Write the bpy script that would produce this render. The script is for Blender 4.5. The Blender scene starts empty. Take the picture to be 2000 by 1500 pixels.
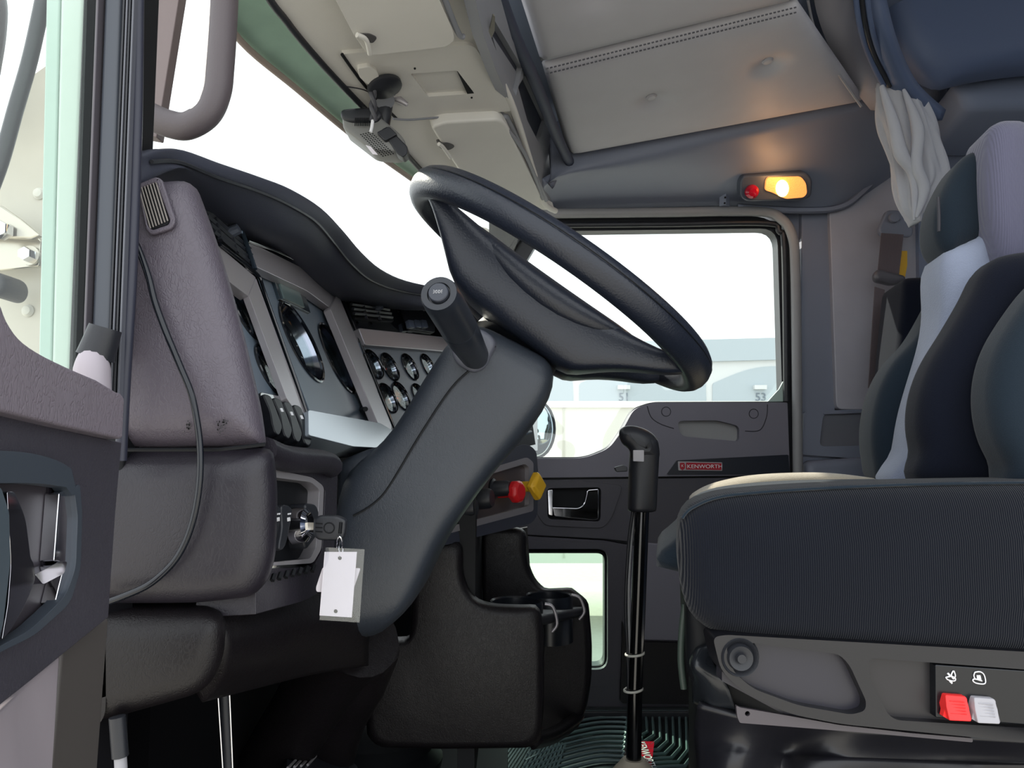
import bpy, bmesh, math, random
from mathutils import Vector, Matrix
random.seed(4)
scene = bpy.context.scene
COL = scene.collection
V = Vector
# ---------------------------------------------------------------- camera
F = 1500.0; PITCH = math.radians(5.0); CAM = V((0, 0, 0.8))
cd = bpy.data.cameras.new('camera'); cam = bpy.data.objects.new('camera', cd); COL.objects.link(cam)
cam.location = CAM; cam.rotation_euler = (math.radians(90) + PITCH, 0, 0)
cd.sensor_width = 36; cd.lens = 27.0; cd.clip_start = 0.02; cd.clip_end = 500
scene.camera = cam
# ---------------------------------------------------------------- world, sun, exposure
w = bpy.data.worlds.new('world'); scene.world = w; w.use_nodes = True
bg = w.node_tree.nodes['Background']
bg.inputs[0].default_value = (0.93, 0.97, 1.0, 1); bg.inputs[1].default_value = 1.5
sd = bpy.data.lights.new('sun', 'SUN'); sd.energy = 5.0; sd.angle = math.radians(0.6); sd.color = (1, .93, .80)
sun = bpy.data.objects.new('sun', sd); COL.objects.link(sun)
sun.rotation_euler = V((-0.50, 0.60, 0.52)).to_track_quat('Z', 'Y').to_euler()
scene.view_settings.view_transform = 'Standard'; scene.view_settings.look = 'None'
scene.view_settings.exposure = 0.5; scene.view_settings.gamma = 1.0
scene.view_settings.use_curve_mapping = False

# ---------------------------------------------------------------- helpers
def ray(px, py):
    x = (px - 1000) / F; z = (750 - py) / F
    return V((x, math.cos(PITCH) - z * math.sin(PITCH), math.sin(PITCH) + z * math.cos(PITCH)))
def W(px, py, d):
    r = ray(px, py); return CAM + r * (d / r.y)
class Pl:
    def __init__(s, p, n, up=(0, 0, 1)):
        s.p = V(p); s.n = V(n).normalized(); up = V(up)
        s.r = up.cross(s.n).normalized(); s.u = s.n.cross(s.r).normalized()
    def hit(s, px, py, lift=0.0):
        r = ray(px, py); p = s.p + s.n * lift
        return CAM + r * ((p - CAM).dot(s.n) / r.dot(s.n))
    def shift(s, l): return Pl(s.p + s.n * l, s.n)
def YP(d): return Pl((0, d, 0), (0, -1, 0))
def P3(a, b, c, toward=None):
    n = (b - a).cross(c - a).normalized()
    if (CAM - a).dot(n) < 0: n = -n
    return Pl(a, n)
def lin(c):
    c = c / 255.0
    return c / 12.92 if c <= .04045 else ((c + .055) / 1.055) ** 2.4

MATS = {}
def mat(name, rgb, rough=.5, metal=0.0, bump=None, scale=100, strength=.2, spec=.5, coat=0, var=.0, emit=None, sheen=0, dist=.002):
    if name in MATS: return MATS[name]
    m = bpy.data.materials.new(name); m.use_nodes = True; nt = m.node_tree; N = nt.nodes; L = nt.links
    b = N['Principled BSDF']; col = (lin(rgb[0]), lin(rgb[1]), lin(rgb[2]), 1)
    b.inputs['Base Color'].default_value = col; b.inputs['Roughness'].default_value = rough
    b.inputs['Metallic'].default_value = metal; b.inputs['Specular IOR Level'].default_value = spec
    if coat: b.inputs['Coat Weight'].default_value = coat; b.inputs['Coat Roughness'].default_value = .08
    if sheen: b.inputs['Sheen Weight'].default_value = sheen; b.inputs['Sheen Roughness'].default_value = .5
    if emit: b.inputs['Emission Color'].default_value = (*emit[:3], 1); b.inputs['Emission Strength'].default_value = emit[3]
    tc = N.new('ShaderNodeTexCoord')
    if var:
        n = N.new('ShaderNodeTexNoise'); n.inputs['Scale'].default_value = 14; n.inputs['Detail'].default_value = 5
        L.new(tc.outputs['Object'], n.inputs['Vector'])
        r = N.new('ShaderNodeMapRange'); r.inputs[1].default_value = .3; r.inputs[2].default_value = .7
        r.inputs[3].default_value = 1 - var; r.inputs[4].default_value = 1 + var; L.new(n.outputs[0], r.inputs[0])
        mx = N.new('ShaderNodeVectorMath'); mx.operation = 'SCALE'; mx.inputs[0].default_value = col[:3]
        L.new(r.outputs[0], mx.inputs['Scale']); L.new(mx.outputs[0], b.inputs['Base Color'])
    if bump:
        bp = N.new('ShaderNodeBump'); bp.inputs['Strength'].default_value = strength; bp.inputs['Distance'].default_value = dist
        if bump == 'leather':
            mp = N.new('ShaderNodeMapping'); mp.inputs['Scale'].default_value = (1, 1, .55)
            L.new(tc.outputs['Object'], mp.inputs[0])
            n0 = N.new('ShaderNodeTexNoise'); n0.inputs['Scale'].default_value = scale * .35; n0.inputs['Detail'].default_value = 3
            L.new(mp.outputs[0], n0.inputs['Vector'])
            ad = N.new('ShaderNodeVectorMath'); ad.operation = 'MULTIPLY_ADD'; ad.inputs[1].default_value = (.03, .03, .03)
            L.new(n0.outputs['Color'], ad.inputs[0]); L.new(mp.outputs[0], ad.inputs[2])
            n = N.new('ShaderNodeTexVoronoi'); n.feature = 'DISTANCE_TO_EDGE'; n.inputs['Scale'].default_value = scale
            L.new(ad.outputs[0], n.inputs['Vector'])
            r = N.new('ShaderNodeMapRange'); r.inputs[2].default_value = .12; L.new(n.outputs['Distance'], r.inputs[0])
            n2 = N.new('ShaderNodeTexNoise'); n2.inputs['Scale'].default_value = scale * .22; n2.inputs['Detail'].default_value = 4
            L.new(tc.outputs['Object'], n2.inputs['Vector'])
            mm = N.new('ShaderNodeMath'); mm.operation = 'MULTIPLY'
            L.new(r.outputs[0], mm.inputs[0]); L.new(n2.outputs[0], mm.inputs[1]); L.new(mm.outputs[0], bp.inputs['Height'])
        elif bump == 'rib':
            wv = N.new('ShaderNodeTexWave'); wv.inputs['Scale'].default_value = scale; wv.inputs['Distortion'].default_value = .7
            wv.inputs['Detail'].default_value = 2; wv.bands_direction = 'X'
            L.new(tc.outputs['Object'], wv.inputs['Vector']); L.new(wv.outputs[0], bp.inputs['Height'])
        else:
            n = N.new('ShaderNodeTexNoise'); n.inputs['Scale'].default_value = scale; n.inputs['Detail'].default_value = 3
            L.new(tc.outputs['Object'], n.inputs['Vector']); L.new(n.outputs[0], bp.inputs['Height'])
        L.new(bp.outputs[0], b.inputs['Normal'])
    MATS[name] = m; return m
def glass_mat(name, tint, refl=.06, diff=0.0):
    m = bpy.data.materials.new(name); m.use_nodes = True; nt = m.node_tree; N = nt.nodes; L = nt.links
    N.remove(N['Principled BSDF']); out = N['Material Output']
    t = N.new('ShaderNodeBsdfTransparent'); t.inputs[0].default_value = (*tint, 1)
    g = N.new('ShaderNodeBsdfGlossy'); g.inputs['Roughness'].default_value = .02
    lw = N.new('ShaderNodeLayerWeight'); lw.inputs[0].default_value = .25
    mp = N.new('ShaderNodeMapRange'); mp.inputs[3].default_value = refl; mp.inputs[4].default_value = .12
    pw = N.new('ShaderNodeMath'); pw.operation = 'POWER'; pw.inputs[1].default_value = 5
    L.new(lw.outputs['Facing'], pw.inputs[0]); L.new(pw.outputs[0], mp.inputs[0])
    x = N.new('ShaderNodeMixShader'); L.new(mp.outputs[0], x.inputs[0]); L.new(t.outputs[0], x.inputs[1]); L.new(g.outputs[0], x.inputs[2])
    last = x
    if diff:
        df = N.new('ShaderNodeBsdfDiffuse'); df.inputs[0].default_value = (.9, .95, .92, 1)
        x2 = N.new('ShaderNodeMixShader'); x2.inputs[0].default_value = diff
        L.new(x.outputs[0], x2.inputs[1]); L.new(df.outputs[0], x2.inputs[2]); last = x2
    L.new(last.outputs[0], out.inputs[0]); MATS[name] = m; return m

def finish(name, me, m, parent=None, smooth=40, bevel=0, seg=3, sub=0, solid=0, wn=False):
    if isinstance(smooth, (int, float)) and smooth:
        for p in me.polygons: p.use_smooth = True
        if smooth < 180 and not bevel: me.set_sharp_from_angle(angle=math.radians(smooth))
    if m: me.materials.append(m)
    o = bpy.data.objects.new(name, me); COL.objects.link(o)
    if solid:
        s = o.modifiers.new('s', 'SOLIDIFY'); s.thickness = abs(solid); s.offset = -1 if solid > 0 else 1
    if bevel:
        b = o.modifiers.new('b', 'BEVEL'); b.width = bevel; b.segments = seg; b.limit_method = 'ANGLE'; b.angle_limit = math.radians(35); b.harden_normals = True
    if sub:
        s = o.modifiers.new('sub', 'SUBSURF'); s.levels = sub; s.render_levels = sub
    if parent:
        o.parent = parent
        o.matrix_parent_inverse = Matrix.Translation(-parent.location)
    return o
def pyd(name, vs, fs):
    me = bpy.data.meshes.new(name); me.from_pydata([tuple(v) for v in vs], [], fs)
    bm = bmesh.new(); bm.from_mesh(me); bmesh.ops.recalc_face_normals(bm, faces=bm.faces); bm.to_mesh(me); bm.free()
    return me
def thing(name, label, cat, loc=(0, 0, 0), group=None):
    o = bpy.data.objects.new(name, None); o.empty_display_size = .05; COL.objects.link(o); o.location = loc
    o['label'] = label; o['category'] = cat
    if group: o['group'] = group
    return o
def struct(name, loc=(0, 0, 0), label=None, cat=None):
    o = bpy.data.objects.new(name, None); o.empty_display_size = .05; COL.objects.link(o); o.location = loc
    o['kind'] = 'structure'
    if label: o['label'] = label
    if cat: o['category'] = cat
    return o
def tag(o, label=None, cat=None, group=None, kind=None):
    for k, v in (('label', label), ('category', cat), ('group', group), ('kind', kind)):
        if v: o[k] = v
    return o
def rp(pts, r, n=5):       # rounded polygon corners (r: one radius or list)
    out = []; N_ = len(pts)
    for i, p in enumerate(pts):
        rr = r[i] if isinstance(r, (list, tuple)) else r
        a = V((*pts[i - 1], 0)); b = V((*p, 0)); c = V((*pts[(i + 1) % N_], 0))
        if rr <= 0: out.append((b.x, b.y)); continue
        da = (a - b); dc = (c - b); k = min(rr, da.length * .48, dc.length * .48)
        s = b + da.normalized() * k; e = b + dc.normalized() * k
        for j in range(n + 1):
            t = j / n; q = s * (1 - t) ** 2 + b * 2 * t * (1 - t) + e * t * t; out.append((q.x, q.y))
    return out
def cr(pts, n=6, closed=False):  # catmull-rom through tuples of any size
    P = [V(p) if len(p) > 2 else V((*p, 0)) for p in pts]; dim = len(pts[0]); out = []; m = len(P)
    for i in range(m if closed else m - 1):
        p0 = P[i - 1] if (closed or i > 0) else P[0]; p1 = P[i]; p2 = P[(i + 1) % m]; p3 = P[(i + 2) % m] if (closed or i + 2 < m) else P[m - 1]
        for j in range(n):
            t = j / n
            out.append(.5 * ((2 * p1) + (p2 - p0) * t + (2 * p0 - 5 * p1 + 4 * p2 - p3) * t * t + (3 * p1 - p0 - 3 * p2 + p3) * t ** 3))
    if not closed: out.append(P[-1].copy())
    return [(q.x, q.y) for q in out] if dim == 2 else out
def ell(cx, cy, rx, ry, n=28, rot=0):
    c, s = math.cos(rot), math.sin(rot)
    return [(cx + rx * math.cos(a) * c - ry * math.sin(a) * s, cy + rx * math.cos(a) * s + ry * math.sin(a) * c) for a in [2 * math.pi * i / n for i in range(n)]]
def plate3(name, loop, holes, dirv, m, parent=None, bevel=0, seg=3, smooth=40):
    """solid plate: outline of 3D points, hole loops, extruded by dirv (away from the viewer)"""
    bm = bmesh.new()
    def ring(pts):
        vs = [bm.verts.new(p) for p in pts]
        return vs, [bm.edges.new((vs[i], vs[(i + 1) % len(vs)])) for i in range(len(vs))]
    vs, es = ring(loop)
    if holes:
        for h in holes: es = es + ring(h)[1]
        bmesh.ops.triangle_fill(bm, use_beauty=True, edges=es)
        if not bm.faces: bm.faces.new(vs)
    else: bm.faces.new(vs)
    r = bmesh.ops.extrude_face_region(bm, geom=list(bm.faces))
    bmesh.ops.translate(bm, vec=dirv, verts=[g for g in r['geom'] if isinstance(g, bmesh.types.BMVert)])
    bmesh.ops.recalc_face_normals(bm, faces=bm.faces)
    me = bpy.data.meshes.new(name); bm.to_mesh(me); bm.free()
    return finish(name, me, m, parent, smooth, bevel, seg)
def plate(name, pts, pl, t, m, parent=None, holes=(), lift=0.0, bevel=0, seg=3, smooth=40):
    return plate3(name, [pl.hit(x, y, lift) for x, y in pts], [[pl.hit(x, y, lift) for x, y in h] for h in holes], -pl.n * t, m, parent, bevel, seg, smooth)
def pillow(name, pts, dref, d0, d1, r, m, parent=None, steps=4, sub=0, shrink=1.0, bulge=0.0, skew=None):
    """cushion: pixel outline at depth dref, extruded from d0 to d1, edges rounded by r metres"""
    base = [W(x, y, dref) for x, y in pts]; B0 = [V((p.x, p.z)) for p in base]
    n = 120
    def resample(B0):
        L0 = [(B0[(i + 1) % len(B0)] - B0[i]).length for i in range(len(B0))]; tot = sum(L0); B = []; acc = 0; i = 0
        for k in range(n):
            t = tot * k / n
            while i < len(L0) - 1 and acc + L0[i] < t: acc += L0[i]; i += 1
            B.append(B0[i] + (B0[(i + 1) % len(B0)] - B0[i]) * min(1, (t - acc) / max(L0[i], 1e-9)))
        return B
    B = resample(B0)
    area = sum(B[i].x * B[(i + 1) % n].y - B[(i + 1) % n].x * B[i].y for i in range(n)); sg = 1 if area > 0 else -1
    def step(P, h):
        N_ = []
        for i in range(n):
            e = P[(i + 1) % n] - P[i - 1]; q = V((-e.y, e.x)) * sg; N_.append(q.normalized() if q.length > 1e-9 else V((0, 0)))
        for _ in range(3): N_ = [((N_[i - 1] + N_[i] * 2 + N_[(i + 1) % n]) / 4) for i in range(n)]
        Q = [P[i] + N_[i] * h for i in range(n)]
        Q = [(Q[i - 1] + Q[i] * 6 + Q[(i + 1) % n]) / 8 for i in range(n)]
        return resample(Q)
    cache = {0: B}
    insets = [r * (1 - math.cos(math.pi / 2 * s / steps)) for s in range(steps + 1)]
    P = B; cur = 0
    for s in range(1, steps + 1):
        m_ = max(1, int((insets[s] - cur) / .0012)); h = (insets[s] - cur) / m_
        for _ in range(m_): P = step(P, h)
        cur = insets[s]; cache[s] = P
    cen = sum(B, V((0, 0))) / n
    rings = []
    if skew is None: skew = .2 if cen.x > -.05 else 0.0
    def ring(y, s, k=1.0): rings.append([V((cen.x + (p.x - cen.x) * k + skew * (y - dref), y, cen.y + (p.y - cen.y) * k)) for p in cache[s]])
    for s in range(steps, -1, -1): ring(d0 + r * (1 - math.sin(math.pi / 2 * s / steps)), s)
    for s in range(steps + 1): ring(d1 - r * (1 - math.sin(math.pi / 2 * s / steps)), s, shrink)
    vs = [v for rg in rings for v in rg]; fs = []
    for k in range(len(rings) - 1):
        for i in range(n):
            j = (i + 1) % n; fs.append((k * n + i, k * n + j, (k + 1) * n + j, (k + 1) * n + i))
    if bulge:
        for (ri, yy) in ((0, d0 - bulge), (len(rings) - 1, d1)):
            mid = len(vs); vs += [V((cen.x + skew * (d0 - dref) + (rings[ri][i].x - cen.x - skew * (d0 - dref)) * .6, d0 - bulge * .8 if ri == 0 else d1, cen.y + (rings[ri][i].z - cen.y) * .6)) for i in range(n)]
            for i in range(n): j = (i + 1) % n; fs.append((ri * n + i, ri * n + j, mid + j, mid + i))
            fs.append(tuple(range(mid, mid + n)))
    else:
        fs.append(tuple(range(n))); fs.append(tuple(range((len(rings) - 1) * n, len(rings) * n)))
    me = pyd(name, vs, fs); bm = bmesh.new(); bm.from_mesh(me); bmesh.ops.remove_doubles(bm, verts=bm.verts, dist=2e-5)
    bmesh.ops.triangulate(bm, faces=[f for f in bm.faces if len(f.verts) > 4]); bmesh.ops.recalc_face_normals(bm, faces=bm.faces); bm.to_mesh(me); bm.free()
    return finish(name, me, m, parent, 50, sub=sub)
def loft(name, rings, m, parent=None, caps=True, sub=0, smooth=50):
    n = len(rings[0]); vs = [v for r in rings for v in r]; fs = []
    for k in range(len(rings) - 1):
        for i in range(n):
            j = (i + 1) % n; fs.append((k * n + i, k * n + j, (k + 1) * n + j, (k + 1) * n + i))
    if caps: fs.append(tuple(range(n))); fs.append(tuple(range((len(rings) - 1) * n, len(rings) * n)))
    return finish(name, pyd(name, vs, fs), m, parent, smooth, sub=sub)
def tube(name, pts, r, m, parent=None, n=10, k=6, smooth=True, flat=1.0, up=None, closed=False):
    P = cr([tuple(p) for p in pts], k, closed) if smooth and len(pts) > 2 else [V(p) for p in pts]
    R = r if isinstance(r, (list, tuple)) else None
    rings = []; prev = None; N_ = len(P)
    for i, p in enumerate(P):
        if closed: t = (P[(i + 1) % N_] - P[i - 1]).normalized()
        else: t = (P[min(i + 1, N_ - 1)] - P[max(i - 1, 0)]).normalized()
        if prev is None:
            a = V(up) if up else (V((0, 0, 1)) if abs(t.z) < .9 else V((1, 0, 0)))
        else: a = prev
        a = (a - t * a.dot(t)).normalized(); b = t.cross(a); prev = a
        if R:
            f = i / max(1, N_ - 1) * (len(R) - 1); q = int(min(f, len(R) - 2)); rr = R[q] * (1 - (f - q)) + R[q + 1] * (f - q)
        else: rr = r
        rings.append([p + a * math.cos(2 * math.pi * j / n) * rr * flat + b * math.sin(2 * math.pi * j / n) * rr for j in range(n)])
    if closed:
        nn = n; vs = [v for rg in rings for v in rg]; fs = []
        for q in range(N_):
            q2 = (q + 1) % N_
            for i in range(nn): j = (i + 1) % nn; fs.append((q * nn + i, q * nn + j, q2 * nn + j, q2 * nn + i))
        return finish(name, pyd(name, vs, fs), m, parent, 180)
    return loft(name, rings, m, parent, smooth=60)
def lathe(name, prof, o, axis, m, parent=None, n=28, sx=1.0, upv=None, caps=True):
    """prof: (radius, height along axis)"""
    ax = V(axis).normalized(); a = V(upv) if upv else (V((0, 0, 1)) if abs(ax.z) < .9 else V((1, 0, 0)))
    a = (a - ax * a.dot(ax)).normalized(); b = ax.cross(a); o = V(o)
    rings = [[o + ax * h + (a * math.cos(2 * math.pi * i / n) + b * math.sin(2 * math.pi * i / n) * sx) * max(r, 1e-5) for i in range(n)] for r, h in prof]
    return loft(name, rings, m, parent, caps=caps, smooth=35)
def box(name, c, size, m, parent=None, rot=None, bevel=0, seg=2):
    bm = bmesh.new(); bmesh.ops.create_cube(bm, size=1)
    M = Matrix.Translation(V(c)) @ (rot.to_4x4() if rot else Matrix()) @ Matrix.Diagonal((*size, 1))
    bmesh.ops.transform(bm, matrix=M, verts=bm.verts); me = bpy.data.meshes.new(name); bm.to_mesh(me); bm.free()
    return finish(name, me, m, parent, 30, bevel, seg)
def grid(name, rows, m, parent=None, k=5, solid=0, smooth=60):
    """rows of control points (px,py,d) or Vectors -> smooth surface"""
    R = [[(W(*p) if not isinstance(p, Vector) else p) for p in r] for r in rows]
    R = [cr([tuple(p) for p in r], k) for r in R]; nc = len(R[0])
    cols = [cr([tuple(R[i][j]) for i in range(len(R))], k) if len(R) > 2 else [R[0][j], R[1][j]] for j in range(nc)]
    nr = len(cols[0]); vs = [cols[j][i] for i in range(nr) for j in range(nc)]
    fs = [(i * nc + j, i * nc + j + 1, (i + 1) * nc + j + 1, (i + 1) * nc + j) for i in range(nr - 1) for j in range(nc - 1)]
    me = pyd(name, vs, fs)
    # make front faces look at the camera so solidify goes away from it
    p = me.polygons[len(me.polygons) // 2]
    if (CAM - p.center).dot(p.normal) < 0: me.flip_normals()
    return finish(name, me, m, parent, smooth, solid=solid)
def text(name, s, pos, right, up, h, m, parent=None, ext=.0005, sx=1.0):
    c = bpy.data.curves.new(name, 'FONT'); c.body = s; c.size = h * 1.4; c.extrude = ext; c.align_x = 'CENTER'; c.align_y = 'CENTER'
    t = bpy.data.objects.new(name, c); COL.objects.link(t); bpy.context.view_layer.update()
    me = bpy.data.meshes.new_from_object(t.evaluated_get(bpy.context.evaluated_depsgraph_get()))
    bpy.data.objects.remove(t); r = V(right).normalized(); u = V(up).normalized(); n = r.cross(u)
    M = Matrix(((r.x * sx, u.x, n.x, pos[0]), (r.y * sx, u.y, n.y, pos[1]), (r.z * sx, u.z, n.z, pos[2]), (0, 0, 0, 1)))
    me.transform(M); me.materials.clear()
    return finish(name, me, m, parent, 0)
def line(name, pts, pl, r, m, parent=None, lift=0.0, k=6, n=6, smooth=True):
    return tube(name, [pl.hit(x, y, lift) for x, y in pts], r, m, parent, n=n, k=k, smooth=smooth)

# ---------------------------------------------------------------- materials
LEA_L = mat('mauve_grey_leather_grain', (82, 76, 86), .42, bump='leather', scale=230, strength=.3, var=.05)
LEA_D = mat('charcoal_leather_grain', (33, 30, 38), .42, bump='leather', scale=230, strength=.16, var=.05)
LEA_B = mat('brown_black_leather_grain', (19, 16, 19), .42, spec=.35, bump='leather', scale=240, strength=.2, var=.05)
COWL = mat('slate_column_grain', (44, 49, 57), .40, bump='leather', scale=240, strength=.16, var=.04)
SOFT = mat('dark_soft_dash_skin', (50, 53, 66), .6, bump='noise', scale=900, strength=.12)
WHEEL = mat('wheel_black_leather', (25, 30, 42), .36, bump='noise', scale=420, strength=.22)
BLK = mat('matt_black_plastic', (32, 34, 40), .45, bump='noise', scale=700, strength=.08)
BLK2 = mat('deep_black_rubber', (15, 17, 21), .6, spec=.25)
BLKM = mat('bulkhead_felt', (14, 14, 17), .95, spec=.05)
GLOSS = mat('piano_black_trim', (14, 17, 22), .08, coat=.6)
SILV = mat('satin_silver_trim', (168, 164, 168), .34, metal=.55)
CHROME = mat('chrome', (225, 225, 230), .06, metal=1)
STEEL = mat('worn_stainless', (196, 190, 176), .28, metal=.9, bump='noise', scale=30, strength=.1)
FACE = mat('blue_grey_gauge_face', (92, 104, 116), .4)
HEAD = mat('headliner_grey_vinyl', (190, 189, 195), .55, bump='noise', scale=420, strength=.1, var=.02)
TRIM = mat('upper_trim_grey', (122, 128, 144), .5, bump='noise', scale=600, strength=.1)
TRIML = mat('light_trim_grey', (150, 150, 156), .5, bump='noise', scale=600, strength=.08)
HDR = mat('header_beige_grey_plastic', (212, 209, 202), .45, bump='noise', scale=380, strength=.08, var=.02)
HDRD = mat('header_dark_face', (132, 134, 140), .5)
DOORP = mat('door_panel_taupe', (116, 114, 125), .5, bump='leather', scale=200, strength=.1)
DOORD = mat('door_panel_dark', (68, 66, 74), .5, bump='leather', scale=200, strength=.15)
RUB = mat('rubber_seal_light', (140, 140, 142), .5)
FAB_D = mat('black_ribbed_fabric', (14, 18, 28), .95, bump='rib', scale=150, spec=.15, strength=.45, var=.08, sheen=.12, dist=.003)
FAB_T = mat('teal_black_velour', (29, 39, 49), .95, spec=.12, bump='noise', scale=900, strength=.3, sheen=.15)
FAB_K = mat('navy_black_velour', (15, 19, 31), .95, spec=.12, bump='noise', scale=900, strength=.3, sheen=.08)
FAB_G = mat('grey_velour', (138, 146, 166), .95, spec=.15, bump='noise', scale=500, strength=.4, var=.08, sheen=.3)
FAB_GR = mat('grey_ribbed_velour', (94, 94, 114), .95, bump='rib', scale=150, spec=.15, strength=.3, sheen=.3)
FAB_SUN = mat('sunlit_beige_fuzz', (190, 176, 150), 1, bump='noise', scale=900, strength=.8, sheen=.6)  # grey seat fabric, painted beige to stand for sunlight on the fuzzy edge
CLOTH = mat('curtain_grey_cloth', (184, 186, 194), .85, bump='noise', scale=600, strength=.15)
NAVY = mat('sleeper_navy_vinyl', (80, 94, 124), .6, bump='noise', scale=500, strength=.1)
NAVYL = mat('sleeper_blue_grey', (118, 128, 150), .6)
RED = mat('red_plastic', (205, 30, 36), .35); REDB = mat('red_badge', (170, 22, 42), .25)
REDC = mat('bright_red_rocker', (235, 45, 45), .45); GREYC = mat('light_grey_rocker', (170, 168, 174), .5)
YEL = mat('yellow_plastic', (225, 175, 40), .4)
WHITE = mat('white_print', (228, 228, 232), .5); PAPER = mat('white_card', (226, 220, 228), .7)
MINT = mat('mint_paint', (172, 192, 184), .3); CREAM = mat('cream_wall', (222, 220, 210), .8)
WALLG = mat('building_grey', (178, 188, 194), .8); WALLL = mat('building_light', (214, 216, 216), .8)
CONC = mat('yard_concrete', (190, 186, 178), .9, bump='noise', scale=5, strength=.2, var=.05)
CARPET = mat('pale_carpet', (134, 126, 132), 1, bump='rib', scale=60, strength=.5)
DLOW = mat('door_lower_grain', (60, 58, 66), .42, bump='leather', scale=230, strength=.18, var=.05)
DARM = mat('door_sill_grain', (118, 110, 119), .42, bump='leather', scale=200, strength=.35, var=.04)
BROWN = mat('brown_grey_edge', (74, 70, 68), .5)
MATR = mat('rubber_mat', (24, 30, 33), .32)
METALB = mat('black_gloss_pipe', (12, 13, 16), .15, coat=.5)
GLS = glass_mat('clear_window_glass', (.95, .98, .97)); GLSG = glass_mat('green_tint_glass', (.955, .985, .968), .04); GLSP = glass_mat('peek_tint_glass', (.80, .93, .86), .04)
SLEEVE = glass_mat('clear_plastic_sleeve', (.95, .955, .965), .05, .035)
MIRR = mat('mirror_glass', (200, 215, 220), .03, metal=1)

# ================================================================ SETTING
D = 2.40                                     # inner face of the passenger side
ground = box('ground', (0, 12, -1.33), (80, 70, .06), CONC); tag(ground, kind='structure')
fl = box('floor', (.45, 1.45, -.02), (2.5, 2.1, .04), BLK2); tag(fl, kind='structure')
wall_front = struct('wall_front')            # firewall below the windshield
box('firewall', (-.62, 1.65, .42), (.04, 1.65, 1.0), BLKM, wall_front)
box('under_dash_bulkhead', (-.46, 1.65, .42), (.10, 1.5, .80), BLKM, wall_front)
plate3('near_bulkhead', [V((-.30, .62, 0)), V((-.46, .92, 0)), V((-.46, .92, .86)), V((-.30, .62, .86))], [], V((-.03, -.02, 0)), BLKM, wall_front)
wl = struct('wall_left')
box('sleeper_side_wall', (1.50, .50, .95), (1.0, .05, 2.0), NAVY, wl)  # out of view, added to block light from entering the cab
wb = struct('wall_back')
box('sleeper_back_wall', (2.05, 1.45, .95), (.05, 2.0, 2.0), NAVY, wb)

# passenger side wall with the door opening left out
wr = struct('wall_right')
PW = YP(D + .03)
plate('side_panel', [(965, 350), (2500, 60), (2500, 1420), (1558, 1420), (1558, 470), (1500, 418), (965, 425)], PW, .05, TRIM, wr)
plate('front_cowl_side', [(-400, 900), (965, 893), (965, 1420), (-400, 1420)], YP(D + .02), .04, BLK2, wr)
plate('pillar_trim', rp([(1566, 408), (1618, 412), (1632, 803), (1642, 1400), (1560, 1400)], 4), YP(D + .005), .05, TRIM, wr, bevel=.006)
plate('raised_panel', rp([(1620, 405), (1700, 345), (1800, 200), (2100, 150), (2100, 798), (1634, 800)], [14, 30, 10, 4, 4, 14]), YP(D - .015), .05, mat('side_panel_vinyl', (168, 168, 178), .55, bump='noise', scale=40, strength=.25, var=.03), wr, bevel=.012)
GR = rp([(1608, 808), (1800, 798), (1800, 868), (1600, 872)], 12)
plate('speaker_surround', rp([(1570, 805), (1800, 792), (1800, 905), (1566, 888)], 4), YP(D - .012), .04, TRIM, wr, holes=[GR], bevel=.004)
plate('speaker_grille', rp([(1605, 805), (1805, 795), (1805, 872), (1597, 876)], 12), YP(D - .002), .02, mat('speaker_mesh', (118, 120, 130), .7, bump='noise', scale=1600, strength=.8), wr)
line('trim', [(1608, 808), (1690, 805), (1760, 800)], YP(D - .012), .003, TRIM, wr)
pillow('lower_bulge', rp([(1568, 900), (1800, 885), (1800, 1000), (1568, 1000)], 12), D, D - .04, D + .03, .025, TRIM, wr)
plate('lower_side_panel', [(1562, 935), (1900, 930), (1900, 1400), (1562, 1400)], YP(D - .006), .03, DOORD, wr)
# upper side trim between headliner and door
tr1 = struct('trim_1')
grid('upper_side_trim', [
    [(1075, 255, 2.12), (1112, 225, 2.14), (1250, 215, 2.14), (1450, 180, 2.14), (1690, 130, 2.14), (1850, 90, 2.14)],
    [(1075, 345, 2.12), (1112, 318, 2.12), (1250, 292, 2.12), (1450, 250, 2.12), (1690, 198, 2.12), (1850, 160, 2.12)],
    [(1062, 365, 2.12), (1112, 345, 2.14), (1250, 328, 2.16), (1450, 290, 2.17), (1690, 240, 2.18), (1850, 190, 2.18)],
    [(1050, 392, 2.30), (1112, 380, 2.31), (1250, 372, 2.31), (1450, 362, 2.31), (1700, 330, 2.31), (1850, 240, 2.31)],
    [(1035, 416, 2.40), (1112, 412, 2.40), (1250, 409, 2.40), (1450, 405, 2.40), (1640, 408, 2.39), (1850, 260, 2.39)]], TRIM, tr1, solid=.02)
line('trim_edge', [(1440, 404), (1560, 411), (1640, 405), (1690, 370), (1745, 310), (1800, 280)], YP(D - .03), .011, TRIM, tr1, k=8)
line('mounting_bracket', [(1415, 380), (1415, 403)], YP(D - .045), .016, TRIM, tr1, smooth=False, n=4)
for q in ((1416, 386), (1415, 397)): lathe('screw', [(0, .003), (.003, .003), (.003, 0)], W(q[0], q[1], D - .064), (0, -1, 0), BLK2, tr1, n=8)
# ---------------------------------------------------------------- ceiling
cl = struct('ceiling')
CP_ = P3(W(1110, 310, 2.1), W(1690, 205, 2.1), W(1000, 0, 1.36))
roof = P3(W(1110, 280, 2.1), W(1690, 175, 2.1), W(1000, -40, 1.36))
plate3('roof_skin', [V((-.28, .45, 1.72)), V((2.1, .45, 2.15)), V((2.1, 2.5, 2.15)), V((-.10, 2.5, 1.72))], [], V((0, 0, .04)), NAVYL, cl)
def ceil(x, y, l=0.0): return CP_.hit(x, y, l)
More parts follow.
